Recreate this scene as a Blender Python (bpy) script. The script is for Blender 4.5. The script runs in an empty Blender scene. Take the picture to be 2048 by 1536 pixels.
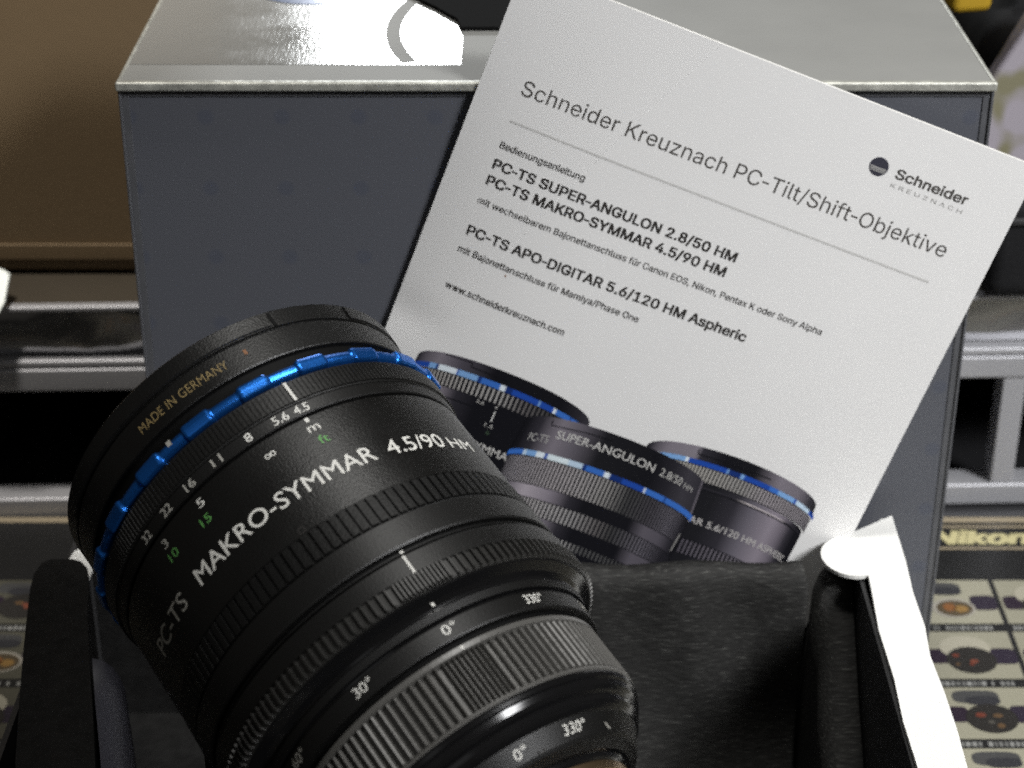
import bpy, bmesh, math, random
from mathutils import Vector, Matrix
random.seed(7)
PI = math.pi
SC = bpy.context.scene
COL = SC.collection

# ------------------------------------------------------------------ camera, world, lamps, exposure
cam_d = bpy.data.cameras.new('camera')
cam = bpy.data.objects.new('camera', cam_d); COL.objects.link(cam)
cam.location = (0, 0, .385)
cam.rotation_euler = (math.radians(90 - 28), 0, 0)
cam_d.sensor_width = 36; cam_d.lens = 69.31
cam_d.clip_start = .01; cam_d.clip_end = 50
cam_d.dof.use_dof = True
cam_d.dof.focus_distance = .458
cam_d.dof.aperture_fstop = 21.5
SC.camera = cam

world = bpy.data.worlds.new('World'); SC.world = world
world.use_nodes = True
bg = world.node_tree.nodes['Background']
bg.inputs['Color'].default_value = (1, .93, .82, 1)
bg.inputs['Strength'].default_value = .045

def aim(o, p):
    o.rotation_euler = (Vector(p) - o.location).to_track_quat('-Z', 'Y').to_euler()

def area(name, loc, target, sx, sy, power, color=(1, 1, 1), spread=180):
    d = bpy.data.lights.new(name, 'AREA'); d.shape = 'RECTANGLE'
    d.size = sx; d.size_y = sy; d.energy = power; d.color = color
    d.spread = math.radians(spread)
    o = bpy.data.objects.new(name, d); COL.objects.link(o)
    o.location = loc; aim(o, target)
    return o

def spot(name, loc, target, power, ang, blend, radius, color=(1, 1, 1)):
    d = bpy.data.lights.new(name, 'SPOT'); d.energy = power; d.color = color
    d.spot_size = math.radians(ang); d.spot_blend = blend; d.shadow_soft_size = radius
    o = bpy.data.objects.new(name, d); COL.objects.link(o)
    o.location = loc; aim(o, target)
    return o

# a ceiling downlight over the counter, a softer lamp from the front right, a far lamp behind the counter
spot('ceiling_downlight', (.09, .48, 1.35), (.14, .43, .1), 30, 32, 1.0, .10, (1, .985, .945))
area('front_left_fill', (-.70, -.90, 1.50), (0, .5, .15), 1.2, 1.0, 1.0, (.96, .98, 1))  # added fill without a known source, softens the shadow beside the booklet
area('front_lamp', (.98, -.30, 1.08), (.20, .5, .17), .42, .42, 1.55, (.985, .99, 1), 34)
spot('left_fill_spot', (-.22, .44, 1.0), (-.16, .63, .10), 33, 21, 1.0, .05, (1, .95, .88))  # added spot without a known source, brightens the brown carton and left rails
area('far_lamp', (-.19, 3.40, 1.13), (-.03, .553, .207), .20, .20, 11.0, (.95, .98, 1))

SC.view_settings.view_transform = 'Standard'
SC.view_settings.look = 'None'
SC.view_settings.exposure = 0
SC.view_settings.gamma = 1
SC.view_settings.use_curve_mapping = False
SC.cycles.use_denoising = False

# ------------------------------------------------------------------ materials
def mat(name, color, rough=.5, metal=0.0, spec=.5, bump=0.0, bump_scale=400, stretch=None, var=0.0, var_scale=30,
        rough_var=0.0, coat=0.0, coat_rough=.1, sheen=0.0):
    m = bpy.data.materials.new(name); m.use_nodes = True
    nt = m.node_tree; b = nt.nodes['Principled BSDF']
    b.inputs['Base Color'].default_value = (*color, 1)
    b.inputs['Roughness'].default_value = rough
    b.inputs['Metallic'].default_value = metal
    b.inputs['Specular IOR Level'].default_value = spec
    b.inputs['Coat Weight'].default_value = coat
    b.inputs['Coat Roughness'].default_value = coat_rough
    b.inputs['Sheen Weight'].default_value = sheen
    tc = nt.nodes.new('ShaderNodeTexCoord')
    vec = tc.outputs['Object']
    if stretch:
        mp = nt.nodes.new('ShaderNodeMapping'); mp.inputs['Scale'].default_value = stretch
        nt.links.new(vec, mp.inputs['Vector']); vec2 = mp.outputs['Vector']
    else:
        vec2 = vec
    if bump > 0:
        n = nt.nodes.new('ShaderNodeTexNoise'); n.inputs['Scale'].default_value = bump_scale
        n.inputs['Detail'].default_value = 4; nt.links.new(vec2, n.inputs['Vector'])
        bp = nt.nodes.new('ShaderNodeBump'); bp.inputs['Strength'].default_value = bump
        bp.inputs['Distance'].default_value = .0004
        nt.links.new(n.outputs['Fac'], bp.inputs['Height']); nt.links.new(bp.outputs['Normal'], b.inputs['Normal'])
    if var > 0 or rough_var > 0:
        n2 = nt.nodes.new('ShaderNodeTexNoise'); n2.inputs['Scale'].default_value = var_scale
        n2.inputs['Detail'].default_value = 6; nt.links.new(vec, n2.inputs['Vector'])
        if var > 0:
            mr = nt.nodes.new('ShaderNodeMapRange')
            mr.inputs['From Min'].default_value = .3; mr.inputs['From Max'].default_value = .7
            mr.inputs['To Min'].default_value = 1 - var; mr.inputs['To Max'].default_value = 1 + var
            nt.links.new(n2.outputs['Fac'], mr.inputs['Value'])
            mx = nt.nodes.new('ShaderNodeVectorMath'); mx.operation = 'SCALE'
            mx.inputs[0].default_value = color
            nt.links.new(mr.outputs['Result'], mx.inputs['Scale'])
            nt.links.new(mx.outputs['Vector'], b.inputs['Base Color'])
        if rough_var > 0:
            mr2 = nt.nodes.new('ShaderNodeMapRange')
            mr2.inputs['From Min'].default_value = .3; mr2.inputs['From Max'].default_value = .7
            mr2.inputs['To Min'].default_value = max(.02, rough - rough_var); mr2.inputs['To Max'].default_value = rough + rough_var
            nt.links.new(n2.outputs['Fac'], mr2.inputs['Value'])
            nt.links.new(mr2.outputs['Result'], b.inputs['Roughness'])
    return m

def print_mat(name, rough=.45, spec=.4):
    """printed ink: the colour of each little area of the print is stored on the print itself"""
    m = bpy.data.materials.new(name); m.use_nodes = True
    nt = m.node_tree; b = nt.nodes['Principled BSDF']
    a = nt.nodes.new('ShaderNodeVertexColor'); a.layer_name = 'ink'
    nt.links.new(a.outputs['Color'], b.inputs['Base Color'])
    b.inputs['Roughness'].default_value = rough; b.inputs['Specular IOR Level'].default_value = spec
    return m

M = {}
M['anodized'] = mat('anodized', (.0034, .0033, .0031), .37, 0, .52, bump=.25, bump_scale=2500, rough_var=.05, var_scale=60)
M['satin'] = mat('satin', (.0036, .0035, .0033), .44, 0, .5, bump=.15, bump_scale=2500)
M['knurl'] = mat('knurl', (.0050, .0049, .0045), .45, 0, .5, bump=.2, bump_scale=1800)
M['rubber'] = mat('rubber', (.0036, .0036, .0034), .5, 0, .4, bump=.3, bump_scale=1500)
M['gloss_black'] = mat('gloss_black', (.006, .006, .0065), .16, 0, .5, rough_var=.04)
M['groove'] = mat('groove', (.003, .003, .003), .6, 0, .2)
M['blue'] = mat('blue_anodized', (.02, .165, .62), .3, .85, .5, bump=.12, bump_scale=3000)
M['ink_white'] = mat('ink_white', (.75, .74, .69), .5)
M['ink_grey'] = mat('ink_grey', (.42, .41, .37), .5)  # also used for white markings dimmed where the lens lies in shade
M['ink_gold'] = mat('ink_gold', (.25, .185, .08), .5)
M['ink_green'] = mat('ink_green', (.12, .36, .09), .5)
M['ink_orange'] = mat('ink_orange', (.22, .09, .03), .5)
M['glass'] = mat('front_glass', (.01, .012, .015), .04, 0, .6, coat=.5)
M['mount'] = mat('mount_metal', (.62, .45, .28), .32, 1)
M['paper'] = mat('paper', (.75, .745, .735), .55, 0, .35, bump=.04, bump_scale=700, var=.01, var_scale=60)
M['page_edge'] = mat('page_edge', (.7, .69, .66), .7)
M['ink_black'] = mat('ink_black', (.03, .027, .025), .5)
M['ink_head'] = mat('ink_head', (.07, .065, .06), .5)
M['ink_rule'] = mat('ink_rule', (.55, .545, .53), .5)
M['ink_pale'] = mat('ink_pale', (.33, .325, .315), .5)
M['ink_navy'] = mat('ink_navy', (.035, .035, .05), .5)
M['print'] = print_mat('photo_print', .4, .45)
M['card_white'] = mat('white_card', (.83, .825, .79), .55, 0, .3, bump=.1, bump_scale=500, var=.01)
M['card_dark'] = mat('dark_card', (.030, .030, .031), .5, 0, .4, bump=.1, bump_scale=900, var=.08)
M['silver_edge'] = mat('worn_silver_edge', (.50, .50, .45), .42, .5, .5, bump=.6, bump_scale=350, var=.22, var_scale=260)
M['silver_top'] = mat('silver_paper', (.28, .28, .265), .58, .25, .5, bump=.12, bump_scale=1400, var=.05, var_scale=40)
M['varnish'] = mat('glossy_varnish', (.28, .28, .265), .15, .25, .6, bump=.10, bump_scale=260, stretch=(5, .8, 1), rough_var=.05, var_scale=90)
M['box_rim'] = mat('box_rim_paper', (.132, .135, .146), .36, .35, .5, bump=.12, bump_scale=1500, var=.1, var_scale=120)
M['rib_metal'] = mat('rib_metal', (.10, .097, .09), .38, 0, .9, bump=.15, bump_scale=1800)
M['lit_edge'] = mat('lit_edge_blue', (.042, .042, .056), .5, 0, .4)
M['rib_dark'] = mat('rib_dark', (.018, .0175, .016), .40, 0, .7)
M['emblem_blue'] = mat('emblem_blue', (.05, .08, .17), .2, .3, .6)
M['black_plastic'] = mat('black_plastic', (.004, .004, .004), .8, 0, .08)
M['black_cloth'] = mat('black_cloth', (.008, .008, .009), .8, 0, .25, bump=.5, bump_scale=700, var=.4, var_scale=40)
M['brown_card'] = mat('brown_card', (.155, .108, .060), .6, 0, .3, bump=.15, bump_scale=300, var=.10, var_scale=9)
M['dark_board'] = mat('dark_board', (.055, .045, .032), .5, 0, .4, var=.1, var_scale=20)
M['alu'] = mat('aluminium', (.46, .46, .48), .5, .5, .4, var=.06, var_scale=14)
M['chrome'] = mat('chrome_band', (.36, .36, .37), .16, 1, .5)
M['bright_trim'] = mat('bright_trim', (.85, .85, .85), .25, .6)
M['dark_inside'] = mat('dark_inside', (.010, .010, .011), .5, 0, .4)
M['counter'] = mat('counter', (.03, .03, .032), .3, 0, .5)
M['mat_black'] = mat('mat_black', (.014, .014, .014), .42, 0, .4, bump=.1, bump_scale=900)
M['mat_print'] = print_mat('mat_print', .42, .4)
M['mat_yellow'] = mat('mat_yellow', (.52, .47, .25), .5)
M['mat_tan'] = mat('mat_tan', (.30, .25, .17), .5)
M['yellow'] = mat('yellow_card', (.40, .25, .02), .5, 0, .3)
M['glare_white'] = mat('glare_white', (.88, .94, .90), .3)

def foam_material():
    """black fabric-covered foam with fine pale fibres lying across it"""
    m = mat('black_foam', (.017, .0165, .0155), .8, 0, .2, bump=.8, bump_scale=900, stretch=(.5, 1, 3.0), sheen=.0)
    nt = m.node_tree; b = nt.nodes['Principled BSDF']
    tc = nt.nodes.new('ShaderNodeTexCoord')
    mp = nt.nodes.new('ShaderNodeMapping'); mp.inputs['Scale'].default_value = (.40, 1.5, 5.5)
    nt.links.new(tc.outputs['Object'], mp.inputs['Vector'])
    n = nt.nodes.new('ShaderNodeTexNoise'); n.inputs['Scale'].default_value = 620; n.inputs['Detail'].default_value = 3
    nt.links.new(mp.outputs['Vector'], n.inputs['Vector'])
    r = nt.nodes.new('ShaderNodeValToRGB')
    e = r.color_ramp.elements
    e[0].position = .35; e[0].color = (.017, .0167, .016, 1)
    e[1].position = .80; e[1].color = (.15, .15, .138, 1)
    k = e.new(.60); k.color = (.034, .0335, .032, 1)
    nt.links.new(n.outputs['Fac'], r.inputs['Fac']); nt.links.new(r.outputs['Color'], b.inputs['Base Color'])
    return m
M['foam'] = foam_material()
M['foam_cloth'] = mat('foam_cloth', (.010, .0098, .0095), .8, 0, .15, bump=.8, bump_scale=1000, stretch=(.5, 1.5, 2.5), var=.3, var_scale=300)

def box_front_material():
    """blue-grey metallic paper with a regular pattern of faint blue printed dots, 21 mm apart"""
    m = mat('dotted_silver_paper', (.13, .135, .16), .36, .35, .5, bump=.12, bump_scale=1500)
    nt = m.node_tree; b = nt.nodes['Principled BSDF']
    tc = nt.nodes.new('ShaderNodeTexCoord')
    sx = nt.nodes.new('ShaderNodeSeparateXYZ'); nt.links.new(tc.outputs['Object'], sx.inputs['Vector'])
    def cell(sock, off):
        a = nt.nodes.new('ShaderNodeMath'); a.operation = 'MULTIPLY_ADD'
        a.inputs[1].default_value = 1 / .0208; a.inputs[2].default_value = off
        nt.links.new(sock, a.inputs[0])
        f = nt.nodes.new('ShaderNodeMath'); f.operation = 'FRACT'; nt.links.new(a.outputs[0], f.inputs[0])
        s = nt.nodes.new('ShaderNodeMath'); s.operation = 'SUBTRACT'; s.inputs[1].default_value = .5
        nt.links.new(f.outputs[0], s.inputs[0])
        p = nt.nodes.new('ShaderNodeMath'); p.operation = 'MULTIPLY'
        nt.links.new(s.outputs[0], p.inputs[0]); nt.links.new(s.outputs[0], p.inputs[1])
        return p.outputs[0]
    ad = nt.nodes.new('ShaderNodeMath'); ad.operation = 'ADD'
    nt.links.new(cell(sx.outputs['X'], .08), ad.inputs[0]); nt.links.new(cell(sx.outputs['Z'], .12), ad.inputs[1])
    r = nt.nodes.new('ShaderNodeMapRange'); r.interpolation_type = 'SMOOTHSTEP'
    r.inputs['From Min'].default_value = .004; r.inputs['From Max'].default_value = .018
    nt.links.new(ad.outputs[0], r.inputs['Value'])
    mx = nt.nodes.new('ShaderNodeMix'); mx.data_type = 'RGBA'
    mx.inputs['A'].default_value = (.122, .131, .162, 1); mx.inputs['B'].default_value = (.138, .144, .166, 1)
    nt.links.new(r.outputs['Result'], mx.inputs['Factor'])
    nt.links.new(mx.outputs['Result'], b.inputs['Base Color'])
    return m
M['box_front'] = box_front_material()

def patterned_paper():
    m = mat('patterned_paper', (.42, .38, .40), .6)
    nt = m.node_tree; b = nt.nodes['Principled BSDF']
    tc = nt.nodes.new('ShaderNodeTexCoord')
    n = nt.nodes.new('ShaderNodeTexNoise'); n.inputs['Scale'].default_value = 70; n.inputs['Detail'].default_value = 1
    nt.links.new(tc.outputs['Object'], n.inputs['Vector'])
    r = nt.nodes.new('ShaderNodeValToRGB'); e = r.color_ramp.elements
    e[0].position = .36; e[0].color = (.11, .10, .05, 1)
    e[1].position = .46; e[1].color = (.21, .19, .215, 1)
    nt.links.new(n.outputs['Fac'], r.inputs['Fac']); nt.links.new(r.outputs['Color'], b.inputs['Base Color'])
    return m
M['patterned'] = patterned_paper()

# ------------------------------------------------------------------ mesh helpers
class MB:
    """collects faces with a material (and an ink colour) each, then becomes ONE mesh object"""
    def __init__(s): s.v = []; s.f = []; s.m = []; s.sm = []; s.c = []; s.ms = []
    def mi(s, m):
        if m not in s.ms: s.ms.append(m)
        return s.ms.index(m)
    def add(s, verts, faces, m, smooth=False, cols=None):
        o = len(s.v); k = s.mi(m)
        s.v += [tuple(p) for p in verts]
        for i, f in enumerate(faces):
            s.f.append([o + j for j in f]); s.m.append(k); s.sm.append(smooth)
            s.c.append(cols[i] if cols else None)
    def quad(s, a, b, c, d, m, col=None): s.add([a, b, c, d], [(0, 1, 2, 3)], m, False, [col])
    def box(s, lo, hi, m):
        x0, y0, z0 = lo; x1, y1, z1 = hi
        v = [(x0,y0,z0),(x1,y0,z0),(x1,y1,z0),(x0,y1,z0),(x0,y0,z1),(x1,y0,z1),(x1,y1,z1),(x0,y1,z1)]
        s.add(v, [(0,3,2,1),(4,5,6,7),(0,1,5,4),(1,2,6,5),(2,3,7,6),(3,0,4,7)], m)
    def prism(s, pts, z0, z1, m, top=None):
        n = len(pts)
        v = [(x, y, z0) for x, y in pts] + [(x, y, z1) for x, y in pts]
        s.add(v, [list(range(n))[::-1]] + [(i, (i+1) % n, n+(i+1) % n, n+i) for i in range(n)], m)
        s.add([(x, y, z1) for x, y in pts], [list(range(n))], top or m)
    def build(s, name, parent=None, bevel=0, seg=2, angle=35):
        me = bpy.data.meshes.new(name)
        me.from_pydata(s.v, [], s.f)
        for m in s.ms: me.materials.append(M[m])
        me.polygons.foreach_set('material_index', s.m)
        me.polygons.foreach_set('use_smooth', s.sm)
        if any(c is not None for c in s.c):
            at = me.color_attributes.new('ink', 'FLOAT_COLOR', 'CORNER')
            i = 0
            for p, c in zip(me.polygons, s.c):
                for j in range(p.loop_total):
                    cc = (0, 0, 0) if c is None else (c[j] if isinstance(c[0], (tuple, list)) else c)
                    at.data[i].color = (*cc, 1); i += 1
        me.update()
        o = bpy.data.objects.new(name, me); COL.objects.link(o)
        if parent: o.parent = parent
        if bevel:
            b = o.modifiers.new('bevel', 'BEVEL'); b.width = bevel; b.segments = seg
            b.limit_method = 'ANGLE'; b.angle_limit = math.radians(angle)
            me.polygons.foreach_set('use_smooth', [True] * len(me.polygons))
            if hasattr(me, 'shade_smooth'): pass
            w = o.modifiers.new('normals', 'WEIGHTED_NORMAL'); w.keep_sharp = True
        return o

def thing(name, label, cat, loc=(0, 0, 0), group=None):
    o = bpy.data.objects.new(name, None); COL.objects.link(o)
    o.location = loc; o.empty_display_size = .02
    o['label'] = label; o['category'] = cat
    if group: o['group'] = group
    return o

def tag(o, label=None, cat=None, kind=None, group=None):
    if label: o['label'] = label
    if cat: o['category'] = cat
    if kind: o['kind'] = kind
    if group: o['group'] = group
    return o

# outlines of a plain grotesque alphabet: advance and closed loops, 712 units per cap height
GLYPHS = {
 ' ': (263, ''),
 ',': (263, '53,-167 95,99 192,99 118,-167'),
 '-': (400, '356,342 356,263 44,263 44,342'),
 '.': (263, '133,-6 109,-2 88,12 74,33 69,57 74,82 88,103 109,117 133,121 158,117 179,103 193,82 197,57 193,33 179,12 158,-2'),
 '/': (349, '329,746 99,-107 20,-107 250,746'),
 '0': (634, '317,-10 244,1 182,34 132,87 96,159 74,249 67,356 74,463 97,553 133,625 183,678 244,711 317,722 391,711 452,678 502,625 538,553 560,463 567,356 560,249 538,159 502,87 453,34 391,1|317,69 366,78 406,103 439,145 462,201 477,272 481,356 477,440 462,511 439,568 406,609 366,635 317,643 269,635 228,609 196,568 172,511 158,440 153,356 158,272 172,201 196,145 228,103 269,78'),
 '1': (634, '107,0 107,76 547,76 547,0|386,712 386,0 297,0 297,628 293,628 120,501 120,597 278,712'),
 '2': (634, '89,0 89,66 328,320 395,395 435,457 448,520 444,556 431,586 410,610 382,629 313,643 274,639 241,626 214,606 194,579 182,545 178,507 92,507 99,567 121,619 155,662 200,695 254,715 315,722 375,715 428,695 472,664 505,623 526,575 533,521 519,445 470,362 374,251 214,85 214,79 545,79 545,0'),
 '3': (634, '305,-10 243,-4 186,14 137,42 98,80 72,128 61,184 153,184 161,150 177,122 201,99 231,83 306,70 385,85 416,104 440,130 456,163 461,203 456,240 442,275 419,304 385,327 339,342 282,347 219,347 219,419 403,628 403,633 98,633 98,712 521,712 521,645 296,390 296,404 369,404 432,386 482,354 519,311 542,260 550,203 542,144 519,92 481,50 432,17 373,-3'),
 '4': (634, '55,148 55,222 346,712 435,712 152,232 152,228 578,228 578,148|394,0 394,170 394,205 394,445 480,445 480,0'),
 '5': (634, '310,-10 250,-3 196,16 151,45 116,84 93,130 84,183 171,183 178,152 193,125 243,84 310,70 350,75 387,90 417,114 440,146 454,184 459,227 454,271 439,309 415,342 385,367 347,382 305,388 234,376 179,344 94,354 134,712 513,712 513,633 211,633 187,422 191,422 249,455 321,467 368,463 411,449 450,428 483,399 510,364 530,324 543,278 547,228 540,163 516,106 480,58 432,21 375,-2'),
 '6': (634, '317,-10 254,-2 199,21 153,57 118,104 96,162 89,227 95,279 112,335 192,477 353,712 451,712 211,366 204,366 231,403 274,430 329,440 390,433 442,412 485,380 517,336 538,282 544,220 537,157 515,102 480,55 434,20 379,-2|317,68 356,73 390,88 418,111 440,142 454,179 458,220 454,262 440,299 418,329 390,352 356,367 317,371 278,367 243,352 215,330 193,299 179,263 175,222 179,179 193,142 215,111 243,88 278,73'),
 '7': (634, '136,0 453,628 453,633 87,633 87,712 547,712 547,628 231,0'),
 '8': (634, '317,-10 249,-3 190,16 141,46 104,87 80,135 73,189 77,233 91,273 113,308 141,337 176,359 214,370 214,374 166,395 130,431 106,478 98,532 106,584 127,630 160,668 204,697 257,716 317,722 376,716 429,697 472,668 506,630 527,584 534,532 527,479 503,431 467,395 421,374 421,370 458,359 492,337 520,308 542,273 556,233 561,189 553,135 530,87 493,46 444,16 384,-3|317,69 361,73 399,84 429,103 452,128 467,159 471,194 466,231 451,264 427,291 396,312 359,325 317,329 274,325 237,312 205,291 182,264 167,231 162,194 166,159 180,128 203,103 234,84 272,73|317,405 384,420 410,438 430,463 443,492 447,526 443,559 431,588 411,612 385,629 317,644 248,629 222,612 202,588 190,559 186,526 190,492 202,463 222,438 249,420'),
 '9': (634, '316,722 379,714 434,692 480,656 515,608 537,551 544,486 539,433 522,378 441,236 281,0 183,0 422,347 430,347 402,309 359,282 305,272 244,279 192,300 149,332 116,376 96,430 89,492 96,555 119,611 154,657 200,692 254,714|316,644 278,639 244,624 215,601 194,570 180,534 175,492 180,450 194,414 215,383 244,360 278,346 316,341 356,346 390,360 419,383 440,413 454,449 458,490 454,533 440,570 419,601 390,624 356,639'),
 'A': (672, '23,0 282,712 387,712 648,0 553,0 402,423 370,521 325,670 343,670 298,519 267,423 119,0|154,199 154,278 518,278 518,199'),
 'B': (639, '84,0 84,712 337,712 405,706 460,687 503,657 533,619 551,574 557,523 553,482 541,448 499,400 441,373 441,367 475,360 508,344 539,318 563,284 580,242 585,191 579,139 560,93 528,55 482,25 421,6 345,0|174,80 343,80 414,88 462,112 489,147 498,191 493,226 479,257 457,284 428,305 391,319 347,323 174,323|174,400 333,400 403,415 431,433 452,457 466,487 470,521 462,564 438,600 396,624 336,632 174,632'),
 'C': (714, '374,-10 287,2 210,35 146,89 98,161 67,251 56,356 67,461 98,550 146,623 210,677 287,711 374,722 476,706 522,686 563,660 598,626 627,586 648,540 662,488 572,488 545,552 500,600 441,629 374,638 312,630 257,605 210,565 175,509 152,439 145,356 152,272 175,202 211,147 257,107 313,82 374,74 441,84 500,113 545,160 572,225 662,225 649,173 627,127 599,87 563,53 522,26 477,6 427,-6'),
 'D': (703, '306,0 134,0 134,80 301,80 380,88 445,113 495,154 531,209 552,277 559,358 552,437 531,505 496,559 447,599 385,624 309,632 130,632 130,712 315,712 412,702 494,670 559,618 607,548 636,460 646,358 636,254 607,166 558,95 491,43 407,11|174,712 174,0 84,0 84,712'),
 'E': (586, '84,0 84,712 521,712 521,632 174,632 174,400 498,400 498,320 174,320 174,80 525,80 525,0'),
 'G': (728, '376,-10 287,2 209,35 145,89 97,162 66,251 56,356 66,461 97,550 145,623 208,677 285,711 371,722 426,718 477,705 523,685 564,657 600,623 629,583 650,538 664,488 571,488 542,550 499,598 441,628 371,638 311,630 256,605 210,565 175,510 152,440 145,356 152,272 175,203 211,147 258,107 314,82 376,74 433,80 483,100 524,131 555,173 574,224 581,283 608,279 396,279 396,358 669,358 669,280 660,198 631,127 586,69 527,26 456,-1'),
 'H': (724, '84,0 84,712 174,712 174,404 549,404 549,712 640,712 640,0 549,0 549,325 174,325 174,0'),
 'I': (265, '91,0 91,712 172,712 172,0'),
 'K': (653, '146,204 146,303 195,365 244,425 296,482 509,712 628,712 324,386 319,387|84,0 84,712 174,712 174,468 174,315 174,271 174,0|521,0 263,363 319,433 628,0'),
 'L': (550, '84,0 84,712 174,712 174,80 506,80 506,0'),
 'M': (879, '84,0 84,712 212,712 388,262 402,222 419,172 436,117 450,68 430,68 445,116 462,170 479,222 493,262 667,712 795,712 795,0 706,0 706,407 706,458 707,516 709,578 710,640 718,640 697,573 675,508 654,450 638,407 478,0 401,0 239,407 223,449 203,505 181,571 157,640 166,640 168,582 169,520 170,460 171,407 171,0'),
 'N': (733, '84,0 84,712 191,712 480,256 508,211 543,149 579,77 567,75 561,152 559,220 558,273 558,712 649,712 649,0 542,0 283,406 248,463 207,533 151,633 167,635 171,537 174,459 175,407 175,0'),
 'O': (747, '374,-10 287,2 211,35 147,89 98,161 67,251 56,356 67,461 98,550 147,623 211,677 287,711 374,722 460,711 537,677 601,623 649,550 680,461 690,356 680,251 649,161 601,89 537,35 460,2|374,74 434,82 489,106 536,146 572,202 595,272 602,356 595,440 572,510 536,566 489,606 434,630 374,638 313,630 258,606 211,565 175,510 152,440 145,356 152,272 175,202 211,147 258,107 313,82'),
 'P': (622, '84,0 84,712 329,712 404,705 465,682 512,647 546,602 566,547 572,487 566,426 546,372 512,326 465,290 404,268 329,260 175,260 175,339 326,339 376,344 416,358 446,381 466,411 478,447 482,487 478,527 466,562 446,592 416,614 376,628 325,633 174,633 174,0'),
 'R': (629, '84,0 84,712 330,712 405,705 466,684 513,650 547,606 566,553 573,493 566,433 547,380 513,337 466,304 405,284 330,277 175,277 175,357 327,357 377,361 417,374 447,394 467,421 479,454 483,493 479,533 467,567 447,594 417,615 377,628 326,633 174,633 174,0|494,0 322,321 424,321 599,0'),
 'S': (625, '313,-12 241,-6 179,13 128,43 89,84 64,134 54,191 146,191 155,154 173,123 199,99 233,82 313,69 359,73 400,84 435,103 461,129 478,160 484,195 479,226 465,250 414,286 343,311 257,335 179,365 121,405 85,457 73,521 81,578 105,627 143,667 193,697 252,716 318,722 384,715 443,697 491,667 528,628 552,582 561,529 472,529 457,577 423,612 374,635 315,642 272,638 234,627 203,609 180,586 166,557 161,526 167,493 183,467 237,431 297,411 370,391 436,369 502,333 552,277 567,239 572,194 564,139 541,89 504,47 453,15 389,-6'),
 'T': (628, '44,632 44,712 584,712 584,632 359,632 359,0 270,0 270,632'),
 'U': (724, '362,-11 284,-3 216,22 160,61 119,112 93,173 84,242 84,712 174,712 174,250 180,201 197,158 225,122 262,95 308,78 362,72 417,78 463,95 500,122 527,158 544,201 550,250 550,712 640,712 640,242 631,173 606,112 564,61 509,22 441,-3'),
 'Y': (661, '285,0 285,292 23,712 128,712 269,482 311,409 349,323 313,323 352,410 392,482 533,712 637,712 375,292 375,0'),
 'Z': (614, '58,0 58,65 383,539 429,603 477,666 487,636 400,633 312,632 56,632 56,712 555,712 555,646 236,180 187,113 136,46 126,76 213,79 300,80 559,80 559,0'),
 'a': (545, '224,-12 176,-7 132,7 95,30 67,62 49,103 43,151 47,193 60,225 81,251 109,270 175,295 250,308 327,317 371,329 382,340 386,357 386,359 373,415 336,451 274,463 209,451 165,421 140,383 57,408 80,451 110,484 146,509 186,526 271,538 335,531 400,505 428,481 451,448 466,406 471,352 471,0 387,0 387,73 381,73 353,34 301,1|239,64 283,68 319,82 348,104 369,130 381,161 386,193 386,266 363,255 324,246 280,240 246,235 188,222 145,195 133,174 129,147 143,101 182,73'),
 'b': (594, '321,-11 277,-7 241,5 193,44 165,82 157,82 157,0 74,0 74,712 159,712 159,447 165,447 192,484 240,522 275,534 321,538 383,530 438,505 483,464 518,410 539,342 546,264 539,186 518,118 484,63 439,22 384,-3|308,65 354,72 391,92 421,123 442,163 455,211 459,265 455,318 442,366 421,405 392,436 354,455 308,462 263,456 226,437 196,407 175,368 162,320 158,265 162,210 175,161 197,121 226,91 264,72'),
 'c': (554, '290,-11 222,-3 163,23 115,64 78,119 55,186 48,262 55,340 78,407 115,463 163,504 222,530 290,538 364,528 427,498 476,451 506,388 424,367 407,405 378,435 339,455 290,462 242,455 203,434 173,402 152,362 139,314 135,262 139,211 152,164 173,124 203,92 242,72 290,65 340,72 379,92 408,124 426,164 508,143 478,79 429,30 365,-1'),
 'd': (594, '273,-11 211,-3 156,22 111,63 76,118 55,186 48,264 55,342 77,410 111,464 157,505 211,530 274,538 319,534 354,522 402,484 429,447 435,447 435,712 521,712 521,0 438,0 438,82 429,82 402,44 353,5 318,-7|286,65 331,72 368,91 398,121 419,161 432,210 436,265 432,320 419,368 398,407 369,437 331,456 286,462 240,455 202,436 173,405 152,366 139,318 135,265 139,211 152,163 173,123 203,92 241,72'),
 'e': (565, '297,-11 225,-3 164,23 114,64 78,119 55,185 48,261 55,338 77,406 113,461 161,503 220,529 287,538 372,524 411,505 447,477 477,441 500,395 515,338 520,271 520,237 141,237 141,309 473,309 434,283 429,332 417,376 396,412 368,439 331,456 287,462 243,456 205,439 175,412 152,377 139,338 134,295 134,249 139,194 155,149 179,112 212,86 251,70 297,65 355,74 400,102 428,148 511,127 495,89 469,55 436,27 396,6 349,-7'),
 'f': (355, '319,531 319,458 9,458 9,531|113,0 113,604 118,646 134,680 158,707 189,726 262,742 311,738 340,729 318,656 301,661 272,663 239,659 216,644 203,620 198,586 198,0'),
 'g': (595, '290,-211 235,-207 187,-195 115,-154 71,-97 142,-57 170,-92 216,-124 290,-136 348,-128 395,-105 426,-65 436,-8 436,96 429,96 401,58 353,22 318,11 273,7 212,14 158,37 112,75 77,126 55,191 48,268 55,345 77,411 112,464 157,505 212,530 274,538 319,534 355,522 403,484 431,446 438,446 438,531 521,531 521,-12 514,-75 490,-126 454,-164 407,-190 351,-206|287,83 332,88 369,105 398,132 420,169 433,215 437,270 433,323 420,369 399,408 369,437 332,456 287,462 241,455 203,436 173,406 152,367 139,321 135,270 139,217 152,172 174,134 204,106 241,89'),
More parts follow.
